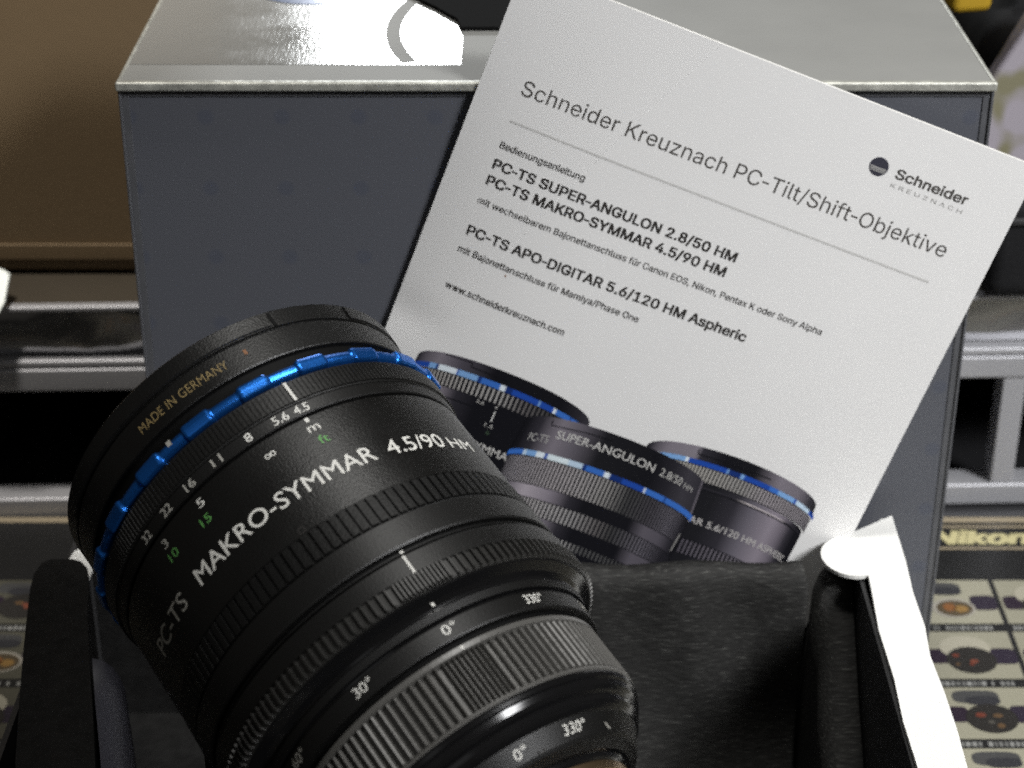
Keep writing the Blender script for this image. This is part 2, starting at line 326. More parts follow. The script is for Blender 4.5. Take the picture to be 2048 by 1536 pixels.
 'h': (574, '159,317 159,0 74,0 74,712 159,712 159,402 143,402 173,465 213,507 262,530 318,538 369,533 413,516 450,488 477,449 494,399 500,336 500,0 414,0 414,329 406,385 382,426 344,452 294,461 258,457 225,444 198,424 177,396 164,360'),
 'i': (233, '74,0 74,531 159,531 159,0|117,620 94,624 75,636 62,655 58,676 62,698 75,717 94,729 117,733 140,729 159,717 172,698 177,676 172,655 159,636 140,624'),
 'j': (233, '74,531 159,531 159,-42 155,-88 142,-126 121,-158 91,-181 52,-195 5,-200 -14,-200 -14,-121 3,-121 35,-116 57,-101 69,-75 74,-41|117,620 94,624 75,636 62,655 57,676 62,698 75,717 94,729 117,733 140,729 159,717 172,698 176,676 172,655 159,636 140,624'),
 'k': (533, '154,191 154,296 169,296 398,531 504,531 258,279 248,279|74,0 74,712 159,712 159,0|412,0 207,260 268,320 521,0'),
 'l': (265, '195,-3 141,5 103,28 81,66 74,118 74,712 159,712 159,138 168,87 182,76 205,73 224,74 238,76 253,4 226,-1'),
 'm': (854, '74,0 74,531 157,531 157,413 151,413 165,452 185,484 241,526 307,541 360,532 402,505 432,464 449,412 437,412 451,449 472,480 533,525 611,541 656,536 696,521 730,495 757,460 774,414 780,357 780,0 694,0 694,355 686,405 662,438 626,456 586,463 553,459 524,448 483,406 469,346 469,0 384,0 384,364 376,404 354,435 321,456 279,463 221,448 196,430 176,405 163,373 159,333 159,0'),
 'n': (574, '159,317 159,0 74,0 74,531 156,531 157,402 143,402 173,465 213,507 262,530 318,538 369,533 413,516 449,488 477,449 494,399 500,336 500,0 414,0 414,329 406,385 382,426 344,452 294,461 258,457 225,444 198,424 177,396 164,360'),
 'o': (581, '290,-11 222,-3 163,23 115,64 78,119 55,186 48,262 55,340 78,407 115,463 163,504 222,530 290,538 359,530 418,504 467,463 503,407 526,340 533,262 526,186 503,119 467,64 418,23 359,-3|290,65 339,72 378,92 409,124 430,164 443,211 447,262 443,314 430,361 409,402 378,434 339,455 290,462 242,455 203,434 173,402 152,362 139,314 135,262 139,211 152,164 173,124 203,92 242,72'),
 'p': (594, '74,-200 74,531 157,531 157,447 165,447 192,484 240,522 275,534 321,538 383,530 438,505 483,464 518,410 539,342 546,264 539,186 518,118 484,63 439,22 384,-3 321,-11 277,-7 242,5 193,44 165,82 159,82 159,-200|308,65 354,72 391,92 421,123 442,163 455,211 459,265 455,318 442,366 421,405 392,436 354,455 308,462 263,456 226,437 196,407 175,368 162,320 158,265 162,210 175,161 197,121 226,91 264,72'),
 'r': (363, '74,0 74,531 156,531 156,449 162,449 182,486 213,514 253,533 298,539 321,538 341,537 341,451 322,454 290,456 254,452 223,440 196,422 176,397 163,367 159,332 159,0'),
 's': (511, '255,-11 203,-7 157,5 118,25 87,53 63,89 50,132 131,149 147,111 174,84 210,69 254,64 304,69 342,87 367,113 375,144 370,169 356,190 331,206 297,217 209,238 146,260 101,291 74,332 65,383 72,426 91,464 121,495 161,519 209,533 262,538 313,534 355,521 391,501 418,475 454,406 375,388 362,417 340,442 307,460 262,466 219,460 183,444 160,419 152,388 157,361 174,341 240,312 321,293 384,271 429,240 455,199 464,149 457,105 437,66 406,34 364,9 313,-6'),
 't': (318, '285,531 285,458 9,458 9,531|91,660 176,660 176,137 180,107 190,86 210,74 239,70 259,71 282,75 298,2 269,-4 236,-6 175,3 129,30 100,73 91,130'),
 'u': (574, '255,-7 205,-2 161,15 124,43 97,82 79,133 74,195 74,531 159,531 159,202 167,146 192,105 230,79 280,70 316,74 349,87 376,107 397,136 410,171 414,214 414,531 500,531 500,0 417,0 417,129 430,129 400,65 360,24 311,1'),
 'v': (545, '228,0 24,531 118,531 231,217 262,122 288,29 258,29 284,122 314,217 427,531 520,531 317,0'),
 'w': (794, '193,0 32,531 122,531 187,299 215,191 245,58 231,58 260,189 289,299 353,531 443,531 506,299 534,190 563,58 548,58 578,189 607,299 672,531 762,531 601,0 516,0 446,240 426,315 407,392 387,473 407,473 387,393 368,315 347,240 278,0'),
 'x': (530, '29,0 240,305 239,239 40,531 140,531 206,428 251,355 290,288 246,288 283,355 326,428 394,531 492,531 292,236 292,300 501,0 402,0 323,119 280,190 242,254 286,254 250,190 207,119 128,0'),
 'y': (545, '66,-194 86,-120 100,-122 145,-125 182,-103 211,-50 228,-2 24,531 118,531 231,217 261,121 288,29 257,29 283,122 314,217 427,531 520,531 286,-81 247,-150 195,-190 128,-203 90,-200'),
 'z': (532, '58,0 58,64 356,447 356,452 67,452 67,531 466,531 466,463 176,84 176,79 474,79 474,0'),
 'ü': (574, '255,-7 205,-2 161,15 124,43 97,82 79,133 74,195 74,531 159,531 159,202 167,146 192,105 230,79 280,70 316,74 349,87 376,107 397,136 410,171 414,214 414,531 500,531 500,0 417,0 417,129 430,129 400,65 360,24 311,1|388,620 366,624 347,636 335,655 331,676 335,698 347,716 366,729 388,733 409,729 428,716 440,698 444,676 440,655 428,636 409,624|186,620 165,624 146,636 134,655 130,676 134,698 146,716 165,729 186,733 208,729 226,716 239,698 243,676 239,655 226,636 208,624'),
}

from mathutils.geometry import tessellate_polygon
def _area(l): return sum(a[0]*b[1]-b[0]*a[1] for a, b in zip(l, l[1:]+l[:1]))/2
def _inside(p, l):
    r = False
    for a, b in zip(l, l[1:]+l[:1]):
        if (a[1] > p[1]) != (b[1] > p[1]) and p[0] < (b[0]-a[0])*(p[1]-a[1])/(b[1]-a[1]) + a[0]: r = not r
    return r
_gc = {}
def glyph(c):
    """advance, and for every outer loop its points and triangles (cap height 1)"""
    if c in _gc: return _gc[c]
    adv, d = GLYPHS[c]; res = []
    loops = [[tuple(int(q)/712 for q in p.split(',')) for p in l.split()] for l in d.split('|')] if d else []
    if loops:
        sg = _area(max(loops, key=lambda l: abs(_area(l))))
        outs = [l for l in loops if _area(l)*sg > 0]; holes = [l for l in loops if _area(l)*sg < 0]
        for o in outs:
            hs = [h for h in holes if _inside(h[0], o)]
            pts = [p for l in [o]+hs for p in l]
            tri = tessellate_polygon([[Vector((*p, 0)) for p in l] for l in [o]+hs])
            res.append((pts, [tuple(t) for t in tri]))
    _gc[c] = (adv/712, res)
    return _gc[c]
_tc = {}
def text2d(body, bold=0.0, space=1.0, shear=0.0, font='round'):
    """glyphs as flat triangles (x, y, layer); x from 0, baseline at 0, cap height 1; bold lays shifted copies over each other"""
    key = (body, bold, space, shear, font)
    if key in _tc: return _tc[key]
    V = []; F = []
    if font == 'grotesk':
        x = 0
        for c in body:
            adv, parts = glyph(c)
            for k, (pts, tri) in enumerate(parts):
                o = len(V); V += [(x + px + shear*py, py, k) for px, py in pts]; F += [[o+i for i in t] for t in tri]
            x += adv + (space-1)*.3
    else:
        def raw(b):
            cu = bpy.data.curves.new('text', 'FONT'); cu.body = b; cu.size = 1
            cu.space_character = space; cu.shear = shear; cu.fill_mode = 'FRONT'; cu.resolution_u = 4
            o = bpy.data.objects.new('text', cu); COL.objects.link(o)
            dg = bpy.context.evaluated_depsgraph_get()
            me = bpy.data.meshes.new_from_object(o.evaluated_get(dg))
            v = [(p.co.x, p.co.y) for p in me.vertices]; f = [list(p.vertices) for p in me.polygons]
            bpy.data.objects.remove(o); bpy.data.curves.remove(cu); bpy.data.meshes.remove(me)
            return v, f
        hv, _ = raw('H'); b0 = min(y for x, y in hv); cap = max(y for x, y in hv) - b0
        v, F = raw(body)
        V = [(x/cap, (y-b0)/cap, 0) for x, y in v]
    if bold > 0:
        n = len(V); V0, F0 = V, F; V = []; F = []
        for q, (dx, dy) in enumerate(((-1, -.7), (1, -.7), (1, .7), (-1, .7))):
            V += [(x + dx*bold, y + dy*bold, k + 3*q) for x, y, k in V0]; F += [[i + q*n for i in f] for f in F0]
    x0 = min(x for x, y, k in V)
    _tc[key] = ([(x-x0, y, k) for x, y, k in V], F)
    return _tc[key]

def text_fit(body, width, cap, bold=0.0, space=1.0, shear=0.0, font='round'):
    v, f = text2d(body, bold, space, shear, font); w = max(x for x, y, k in v)
    return [(x / w * width, y * cap, k) for x, y, k in v], f

def cut_x(v, f, step):
    """cut flat glyph faces into narrow columns so that they can bend round a barrel; z carries the layer"""
    bm = bmesh.new(); vs = [bm.verts.new(p) for p in v]
    for q in f:
        try: bm.faces.new([vs[i] for i in q])
        except ValueError: pass
    x = min(p[0] for p in v) + step; x1 = max(p[0] for p in v)
    while x < x1:
        bmesh.ops.bisect_plane(bm, geom=bm.verts[:] + bm.edges[:] + bm.faces[:], dist=1e-7, plane_co=(x, 0, 0), plane_no=(1, 0, 0))
        x += step
    bm.verts.index_update()
    rv = [(p.co.x, p.co.y, p.co.z) for p in bm.verts]; rf = [[q.index for q in g.verts] for g in bm.faces]
    bm.free()
    return rv, rf

# ------------------------------------------------------------------ setting: the counter
mb = MB(); mb.box((-1.2, -.6, -.04), (1.2, 1.0, -.001), 'counter')
tag(mb.build('counter_top'), kind='structure')

# printed counter mat -------------------------------------------------------------------------
def counter_mat():
    mb = MB()
    mb.box((-.42, .18, -.001), (.42, .6165, .002), 'mat_black')
    z = .00206
    tan = (.285, .272, .205); dk = (.02, .02, .028)
    # thin tan strip along the far edge
    mb.quad((-.42, .6125, z), (.42, .6125, z), (.42, .6160, z), (-.42, .6160, z), 'mat_tan')
    # rounded name plate outline
    def ring(x0, x1, y0, y1, w, r, m, zz):
        def path(o):
            pts = []
            for cx, cy, a0 in ((x1-r, y1-r, 0), (x0+r, y1-r, 90), (x0+r, y0+r, 180), (x1-r, y0+r, 270)):
                for k in range(7):
                    a = math.radians(a0 + 15*k); pts.append((cx + (r+o)*math.cos(a), cy + (r+o)*math.sin(a)))
            return pts
        A = path(0); B = path(w); n = len(A)
        for i in range(n):
            j = (i+1) % n
            mb.quad((*A[i], zz), (*A[j], zz), (*B[j], zz), (*B[i], zz), m)
    for xc in (.1685,):
        ring(xc-.0225, xc+.0225, .5958, .6088, .0014, .0035, 'mat_tan', z)
        v, f = text_fit('Nikon', .0365, .0082, .075, 1.0, .28, 'grotesk')
        mb.add([(xc - .0182 + x, .5982 + y, z + k*4e-6) for x, y, k in v], f, 'mat_yellow')
    # rows of picture tiles with a caption strip under each
    pitch_x, pitch_y = .0318, .0309
    rnd = random.Random(3)
    for c in range(-16, 9):
        x0 = .1352 + c*pitch_x + .0004; x1 = x0 + .0300
        if x1 > .41 or x0 < -.41: continue
        for rI in range(0, 11):
            y1 = .5745 - rI*pitch_y; y0 = y1 - .0262
            k_ = rnd.uniform(.90, 1.06)*(1 if x0 > 0 else .28)  # left-hand tiles darkened in colour to stand for the shade there
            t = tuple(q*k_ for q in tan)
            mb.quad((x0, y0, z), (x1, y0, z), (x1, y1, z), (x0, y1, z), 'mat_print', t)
            if not (x0 > .10 or x1 < -.10) : continue
            cx = (x0+x1)/2; cy = (y0+y1)/2
            z2 = z + .00006; z3 = z + .00012; z4 = z + .00018
            def blob(px, py, rx, ry, col, zz, n=20, sq=1.0, a0=0, a1=360):
                pts = []
                for k in range(n):
                    a = math.radians(a0 + (a1-a0)*k/(n if a1-a0 >= 360 else n-1))
                    pts.append((px + rx*math.copysign(abs(math.cos(a))**sq, math.cos(a)), py + ry*math.copysign(abs(math.sin(a))**sq, math.sin(a)), zz))
                mb.add(pts, [list(range(n))], 'mat_print', False, [col])
            kind = (rI + c) % 3
            # tubes at both sides, a hood above, the big lens in the middle
            blob(cx-.0105, cy-.0008, .0037, .0040, (.022, .014, .024), z2, sq=.45)
            blob(cx+.0108, cy-.0008, .0045, .0044, (.024, .018, .030), z2, sq=.45)
            if kind != 1:
                blob(cx-.0030, cy+.0082, .0075, .0034, (.055, .055, .055), z2, sq=.6)
                blob(cx-.0010, cy+.0062, .0055, .0024, (.030, .030, .034), z3, sq=.7)
            else:
                blob(cx-.001, cy+.004, .0085, .0066, (.34, .32, .25), z3)
            if kind == 0:
                blob(cx, cy-.0040, .0074, .0058, (.30, .28, .24), z3)
                blob(cx+.0002, cy-.0042, .0062, .0047, (.08, .06, .035), z3+.00003)
                blob(cx-.0014, cy-.0036, .0022, .0024, (.20, .085, .03), z4)
                blob(cx+.0024, cy-.0046, .0024, .0020, (.24, .14, .045), z4)
            else:
                blob(cx, cy-.0030, .0082, .0074, (.022, .02, .018), z3+.00003)
                for q in range(4):
                    blob(cx+rnd.uniform(-.005, .005), cy-.003+rnd.uniform(-.004, .003), rnd.uniform(.0007, .0017), rnd.uniform(.0006, .0013),
                         rnd.choice([(.13, .035, .022), (.10, .06, .03), (.16, .05, .03), (.07, .065, .055)]), z4+q*.00001)
            # caption: a row of small unreadable marks
            x = x0 + .001; yb = y0 - .0036
            while x < x1 - .004:
                w = rnd.uniform(.0006, .0015)
                if rnd.random() > .16:
                    g = rnd.uniform(.12, .26)
                    mb.quad((x, yb, z), (x+w, yb, z), (x+w, yb+.0022, z), (x, yb+.0022, z), 'mat_print', (g, g, g*.95))
                x += w + .0005
    o = mb.build('counter_mat')
    tag(o, 'black printed counter mat with a yellow name and rows of small lens pictures', 'counter mat')
counter_mat()

# ------------------------------------------------------------------ display cabinet behind
def cabinet():
    root = thing('display_cabinet', 'low display cabinet with aluminium rails and a chrome band behind the silver box', 'cabinet', (0, .6226, 0))
    root.rotation_euler = (0, 0, .030)
    # local: x along the front, y into the cabinet
    mb = MB(); mb.box((-.75, 0, .0002), (.75, .012, .009), 'alu'); mb.build('bottom_rail', root, .001)
    mb = MB(); mb.box((-.75, 0, .0535), (.75, .014, .0622), 'alu'); mb.box((-.75, .0004, .0624), (.75, .014, .0655), 'alu')
    mb.build('top_rail', root, .0008)
    mb = MB()
    # a slightly wavy polished metal band
    n = 140; zs = (.0661, .0705, .0765, .0815, .0850)
    vs = []
    for i in range(n+1):
        x = -.75 + 1.5*i/n
        for k, z in enumerate(zs):
            y = .004 + .0012*math.sin(x*41 + k*.9) + .0008*math.sin(x*97 + 1.3*k) + (0.0015 if k in (0, 4) else 0)
            vs.append((x, y, z))
    fs = []
    q = len(zs)
    for i in range(n):
        for k in range(q-1):
            a = i*q+k; fs.append((a, a+q, a+q+1, a+1))
    mb.add(vs, fs, 'chrome', True)
    mb.box((-.75, .008, .0661), (.75, .012, .0850), 'dark_inside')
    mb.build('chrome_band', root)
    mb = MB(); mb.box((-.75, -.001, .0852), (.75, .003, .0872), 'alu'); mb.build('edge_strip', root, .0006)
    mb = MB(); mb.box((-.75, .0031, .0852), (.75, .40, .0868), 'dark_board'); mb.build('top_board', root)
    mb = MB()
    mb.box((-.75, .14, .0002), (.75, .15, .085), 'dark_inside')
    mb.box((-.75, .0125, .0002), (.75, .14, .0022), 'dark_inside')
    mb.build('back_panel', root)
    for x in (.1775, -.46, .60, -.80):
        mb = MB(); mb.box((x, .001, .0091), (x+.0085, .011, .0534), 'alu'); mb.build('post', root, .0006)
cabinet()

# dim objects inside the cabinet, left
mb = MB()
mb.prism([(-.21+.016*math.cos(a*PI/12), .672+.016*math.sin(a*PI/12)) for a in range(24)], .0024, .046, 'dark_inside')
o = mb.build('lens_pouch', None, .004); tag(o, 'dark round pouch standing inside the cabinet at the left', 'pouch')

# brown carton standing on the cabinet top, left
def brown_carton():
    root = thing('brown_carton', 'plain brown cardboard carton standing on the cabinet left of the silver box', 'carton', (-.27, .66, .0871))
    mb = MB(); mb.box((-.17, -.015, .0012), (.17, .16, .28), 'brown_card')
    b = mb.build('body', root, .0012)
    mb = MB(); mb.box((-.168, -.0165, .006), (.168, -.0152, .012), 'brown_card'); mb.build('bottom_fold', root, .0004)
brown_carton()

# added white piece standing in for a bright glare at the far left
mb = MB()
pts = [(-.190, 0), (-.1765, 0), (-.1748, .003), (-.1742, .0095), (-.1775, .0108), (-.190, .0125)]
mb.add([(x, .6095+z*1.3, .0880+z) for x, z in pts] + [(x, .6118+z*1.3, .0870+z) for x, z in pts],
       [list(range(6)), list(range(11, 5, -1))] + [(i, i+6, (i+1) % 6+6, (i+1) % 6) for i in range(6)], 'glare_white')
o = mb.build('glare_piece', None, .0006); tag(o, 'small white piece standing in for a bright glare on the cabinet edge at the far left', 'clip')

# clutter on the cabinet at the right
def bag():
    root = thing('camera_bag', 'black padded camera bag standing on the cabinet right of the silver box', 'bag', (.25, .70, .0871))
    mb = MB(); mb.box((-.088, -.052, .001), (.15, .06, .092), 'black_cloth'); mb.build('body', root, .014, 5)
    mb = MB(); mb.box((-.086, -.080, .001), (.149, -.0525, .040), 'black_cloth'); mb.build('pocket', root, .006, 4)
    mb = MB(); mb.box((-.087, -.0815, .030), (.150, -.0803, .0325), 'card_dark'); mb.build('piping', root, .0005)
    mb = MB()
    n = 24; vs = []; fs = []
    for i in range(n+1):
        a = PI*i/n
        c = (-.02 - .055*math.cos(a), -.03, .096 + .05*math.sin(a))
        for k in range(6):
            b = 2*PI*k/6
            vs.append((c[0] + .006*math.cos(b)*math.cos(a), c[1] + .008*math.sin(b), c[2] - .006*math.cos(b)*math.sin(a)))
    for i in range(n):
        for k in range(6):
            fs.append((i*6+k, i*6+(k+1) % 6, (i+1)*6+(k+1) % 6, (i+1)*6+k))
    mb.add(vs, fs, 'black_cloth', True); mb.build('handle', root)
bag()
mb = MB()
mb.add([(x*.05, (.5-abs(y))*.012*(1 if i < 9 else -1), z*.05) for i, (x, y, z) in enumerate(
    [(-.5,0,-.6),(0,.2,-.62),(.55,0,-.5),(-.55,.2,0),(.05,0,.02),(.6,.2,0),(-.3,0,.62),(.1,.2,.66),(.5,0,.55)]*2)],
    [(0,1,4,3),(1,2,5,4),(3,4,7,6),(4,5,8,7),(12,13,10,9),(13,14,11,10),(15,16,13,12),(16,17,14,13),
     (0,9,10,1),(1,10,11,2),(2,11,14,5),(5,14,17,8),(8,17,16,7),(7,16,15,6),(6,15,12,3),(3,12,9,0)], 'patterned')
o = mb.build('paper_wrap', None, .002)
o.location = (.184, .634, .156); o.rotation_euler = (-.28, .22, .1)
tag(o, 'crumpled pale paper with a yellow pattern leaning on the black bag', 'paper')
mb = MB(); mb.box((-.0075, -.006, 0), (.0075, .006, .03), 'yellow')
o = mb.build('film_box', None, .003, 3); o.location = (.1566, .662, .1796); o.rotation_euler = (0, 0, .2)
tag(o, 'small yellow box cut off by the top edge behind the silver box', 'box')

# ------------------------------------------------------------------ the closed silver box
BX0, BX1, BY0, BY1, BH = -.1062, .1300, .506, .5965, .207
def silver_box():
    root = thing('silver_box', 'tall closed silver-grey presentation box with faint blue dots on its front', 'box', ((BX0+BX1)/2, .55, .0024))
    ox, oy, oz = root.location
    def L(x, y, z): return (x-ox, y-oy, z-oz)
    mb = MB()
    z0 = .0024
    mb.box(L(BX0, BY0+.0012, z0), L(BX1, BY1, BH-.0006), 'box_front')
    mb.build('body', root, .0015)
    # front panel inset from a narrow rim
    def frame(x0, x1, za, zb, y0, y1, m, w):
        f = MB()
        f.box(L(x0, y0, zb-w), L(x1, y1, zb), m)
        f.box(L(x0, y0, za), L(x0+w, y1, zb-w), m); f.box(L(x1-w, y0, za), L(x1, y1, zb-w), m)
        return f
    f = frame(BX0, BX1, z0, BH-.001, BY0+.0009, BY0+.0011, 'box_rim', .0026)
    f.build('rim', root, .0005)
    # top sheet folded over the edges, edges rubbed to bare silver
    mb = MB(); mb.box(L(BX0-.0003, BY0-.0004, BH-.0005), L(BX1+.0003, BY1, BH+.0006), 'silver_top')
    top = mb.build('lid', root, .0004)
    mb = MB()
    mb.box(L(BX0-.0006, BY0-.0009, BH-.0017), L(BX1+.0006, BY0+.0016, BH+.0010), 'silver_edge')
    mb.box(L(BX0-.0006, BY0+.0017, BH-.0008), L(BX0+.0008, BY1, BH+.0009), 'silver_edge')
    mb.box(L(BX1-.0008, BY0+.0017, BH-.0008), L(BX1+.0006, BY1, BH+.0009), 'silver_edge')
    e = mb.build('worn_edge', root, .0009, 4)
    for x in (BX0-.0002, BX1-.0006):
        mb = MB(); mb.box(L(x, BY0+.0004, z0), L(x+.0008, BY0+.0008, BH-.0018), 'box_rim'); mb.build('corner_edge', root, .0003)
    # glossy varnished emblem on the lid
    mb = MB(); zt = BH + .0006
    mb.quad(L(-.1054, .5211, zt+.0001), L(-.0141, .5211, zt+.0001), L(-.0141, .596, zt+.0001), L(-.1054, .596, zt+.0001), 'varnish')
    n = 40; c = (.0445, .553)
    for i in range(n):
        a0 = math.radians(150 + 60*i/n); a1 = math.radians(150 + 60*(i+1)/n)
        P = lambda a, r: (c[0] + r*math.cos(a), c[1] + r*math.sin(a))
        q = [P(a0, .0767), P(a1, .0767), P(a1, .0810), P(a0, .0810)]
        if min(y for x, y in q) < .5212 or max(y for x, y in q) > .596: continue
        mb.quad(*[L(x, y, zt+.0002) for x, y in q], 'silver_top')
    mb.prism([L(-.0600+.019*math.cos(2*PI*i/40), .5925+.0165*math.sin(2*PI*i/40), 0)[:2] for i in range(40) if .5925+.0165*math.sin(2*PI*i/40) <= .597],
             zt+.0001-oz, zt+.00025-oz, 'emblem_blue')
    mb.build('emblem', root)
silver_box()

# thin black shape lying on the lid, half out of the picture
mb = MB()
pts = [(-.0147, .5508), (.030, .5508), (.030, .596), (-.045, .596), (-.0395, .590), (-.0318, .584), (-.023, .571), (-.016, .559)]
mb.prism(pts, BH+.0008, BH+.0019, 'black_plastic')
o = mb.build('black_card', None, .0002)
tag(o, 'thin black card lying on the lid of the silver box', 'card')

# ------------------------------------------------------------------ the booklet
def booklet():
    O = Vector((.00301, .50463, .23988))
    S = Vector((.933974, -.079685, -.348342)); T = Vector((-.353182, -.057565, -.933782)); N = -S.cross(T)   # N points at the camera
    if N.y > 0: N = -N
    W, H = .148, .196
    root = thing('booklet', 'white instruction booklet with German text and three printed lenses leaning on the silver box', 'booklet', O + T*H)
    base = O + T*H
    def bow(s, t):
        # the sheet bulges a little and its lower left edge is dented
        b = .0009*math.sin(PI*s/.148)*math.sin(PI*min(1, t/.196))
        d = ((s-.003)/.010)**2 + ((t-.1045)/.006)**2
        k = max(0, (.045-s)/.045); q = min(1, t/.11)
        return b - .0005*math.exp(-d) - .0062*k*k*q*q*(3-2*q)
    def P(s, t, h=0.0):
        return O + S*s + T*t + N*(bow(s, t)+h) - base
    def grid(mb, h, m, ns=74, nt=98):
        vs = [P(W*i/ns, H*j/nt, h) for j in range(nt+1) for i in range(ns+1)]
        fs = [(j*(ns+1)+i, (j+1)*(ns+1)+i, (j+1)*(ns+1)+i+1, j*(ns+1)+i+1) for j in range(nt) for i in range(ns)]
        mb.add(vs, fs, m, True)
    cov = MB(); grid(cov, 0, 'paper')
    MM = .001
    def txt(body, s0, t, s1, cap, m, bold=0.0, space=1.0, h=.00005):
        v, f = text_fit(body, (s1-s0)*MM, cap*MM, bold, space, 0, 'grotesk')
        cov.add([P(s0*MM + x, t*MM - y, h + k*3e-6) for x, y, k in v], f, m)
    txt('Schneider Kreuznach PC-Tilt/Shift-Objektive', 11.3, 32.4, 135.2, 4.3, 'ink_head')
    txt('Bedienungsanleitung', 11.3, 48.4, 36.0, 1.9, 'ink_black', .025)
    txt('PC-TS SUPER-ANGULON 2.8/50 HM', 11.4, 54.55, 83.0, 2.8, 'ink_black', .045)
    txt('PC-TS MAKRO-SYMMAR 4.5/90 HM', 11.4, 59.55, 81.9, 2.8, 'ink_black', .045)
    txt('mit wechselbarem Bajonettanschluss für Canon EOS, Nikon, Pentax K oder Sony Alpha', 11.2, 65.5, 113.6, 1.85, 'ink_black', .02)
    txt('PC-TS APO-DIGITAR 5.6/120 HM Aspheric', 11.4, 75.25, 94.8, 2.85, 'ink_black', .045)
    txt('mit Bajonettanschluss für Mamiya/Phase One', 11.0, 80.9, 64.9, 1.9, 'ink_black', .025)
    txt('www.schneiderkreuznach.com', 11.3, 92.35, 47.1, 1.95, 'ink_black', .03)
    # rule under the headline
    for i in range(20):
        a = .0113 + (.1346-.0113)*i/20; b = .0113 + (.1346-.0113)*(i+1)/20
        cov.quad(P(a, .0400, .00005), P(a, .0406, .00005), P(b, .0406, .00005), P(b, .0400, .00005), 'ink_rule')
    # logo: striped ball and two words
    n = 36; c = (.1081, .0153); r = .00265
    cov.add([P(c[0]+r*math.cos(2*PI*i/n), c[1]+r*math.sin(2*PI*i/n), .00005) for i in range(n)], [list(range(n))], 'ink_navy')
    for k, (y, w) in enumerate(((.00035, .00020), (.00085, .00016), (.0013, .00012))):
        hw = math.sqrt(max(0, r*r - y*y))*.86
        cov.quad(P(c[0]-hw, c[1]+y-w, .0001), P(c[0]-hw, c[1]+y+w, .0001), P(c[0]+hw, c[1]+y+w, .0001), P(c[0]+hw, c[1]+y-w, .0001), 'ink_pale')
    txt('Schneider', 113.2, 16.6, 134.3, 2.7, 'ink_head', .04)
    txt('KREUZNACH', 113.2, 19.3, 134.2, 1.15, 'ink_pale', .0, 2.2)
    # a speck of dirt
    cov.add([P(.0259+.00028*math.cos(i), .0822+.0003*math.sin(i), .00005) for i in range(6)], [list(range(6))], 'ink_orange')

    # ---- the printed photograph of three lenses
    def arc_strip(s0, ta, wa, ha, tb, wb, hb, colf, n=90, h=.00005, um=1.0, clip=None):
        """a band of a printed cylinder: upper arc (peak ta, half width wa, arc height ha), lower arc (tb, wb, hb); colf(u, v) -> rgb"""
        nv = 1
        for i in range(n):
            a0 = -90 + 180*i/n; a1 = -90 + 180*(i+1)/n
            u0 = math.sin(math.radians(a0))*um; u1 = math.sin(math.radians(a1))*um
            f = lambda u: 1 - math.sqrt(max(0, 1-u*u))
            if clip and not clip(s0 + wb*(u0+u1)/2): continue
            q = [(s0+wa*u0, ta+ha*f(u0)), (s0+wb*u0, tb+hb*f(u0)), (s0+wb*u1, tb+hb*f(u1)), (s0+wa*u1, ta+ha*f(u1))]
            q = [(x, y) for x, y in q]
            c0 = colf((a0)/90, 0); c1 = colf((a1)/90, 0)
            cov.add([P(x*MM, min(y, 195.9)*MM, h) for x, y in q], [(0, 1, 2, 3)], 'print', False, [[c0, c0, c1, c1]])
    def ramp(stops):
        def g(a, v=0):
            for (p, c), (p2, c2) in zip(stops, stops[1:]):
                if a <= p2:
                    k = max(0, (a-p)/(p2-p)); return tuple(x+(y-x)*k for x, y in zip(c, c2))
            return stops[-1][1]
        return g
    K = (.007, .007, .010); D = (.030, .028, .036); G = (.075, .068, .085); Lc = (.20, .18, .21); Pk = (.36, .32, .36)
    def knurl(base, n, dark=.004, duty=.5):
        def g(a, v=0):
            c = base(a)
            return c
        return g
    def knurl_strip(s0, ta, wa, ha, tb, wb, hb, base, n, h=.00005, duty=.42, um=1.0):
        arc_strip(s0, ta, wa, ha, tb, wb, hb, lambda a, v: (.008, .008, .011), 60, h, um)
        for i in range(n):
            a0 = -88 + 176*i/n; a1 = a0 + 176/n*duty
            u0 = math.sin(math.radians(a0))*um; u1 = math.sin(math.radians(a1))*um
            f = lambda u: 1 - math.sqrt(max(0, 1-u*u))
            e = .25
            q = [(s0+wa*u0, ta+e+ha*f(u0)), (s0+wb*u0, tb-e+hb*f(u0)), (s0+wb*u1, tb-e+hb*f(u1)), (s0+wa*u1, ta+e+ha*f(u1))]
            c = base((a0+a1)/180)
            cov.add([P(x*MM, min(y, 195.9)*MM, h+.00004) for x, y in q], [(0, 1, 2, 3)], 'print', False, [c])
    def blue(stops):
        def g(a, v=0):
            for e, c in stops:
                if a <= e: return c
            return stops[-1][1]
        return g
    B0 = (.008, .03, .16); B1 = (.014, .065, .36); B2 = (.04, .15, .52); B3 = (.20, .38, .68); B4 = (.50, .64, .78); BW = (.72, .80, .86)
    def thin(s0, pts, m_col, w, h):
        for (x0, y0), (x1, y1) in zip(pts, pts[1:]):
            dx, dy = x1-x0, y1-y0; l = math.hypot(dx, dy); nx, ny = -dy/l*w/2, dx/l*w/2
            cov.add([P(x*MM, y*MM, h) for x, y in ((x0+nx, y0+ny), (x1+nx, y1+ny), (x1-nx, y1-ny), (x0-nx, y0-ny))], [(0, 1, 2, 3)], 'print', False, [m_col])
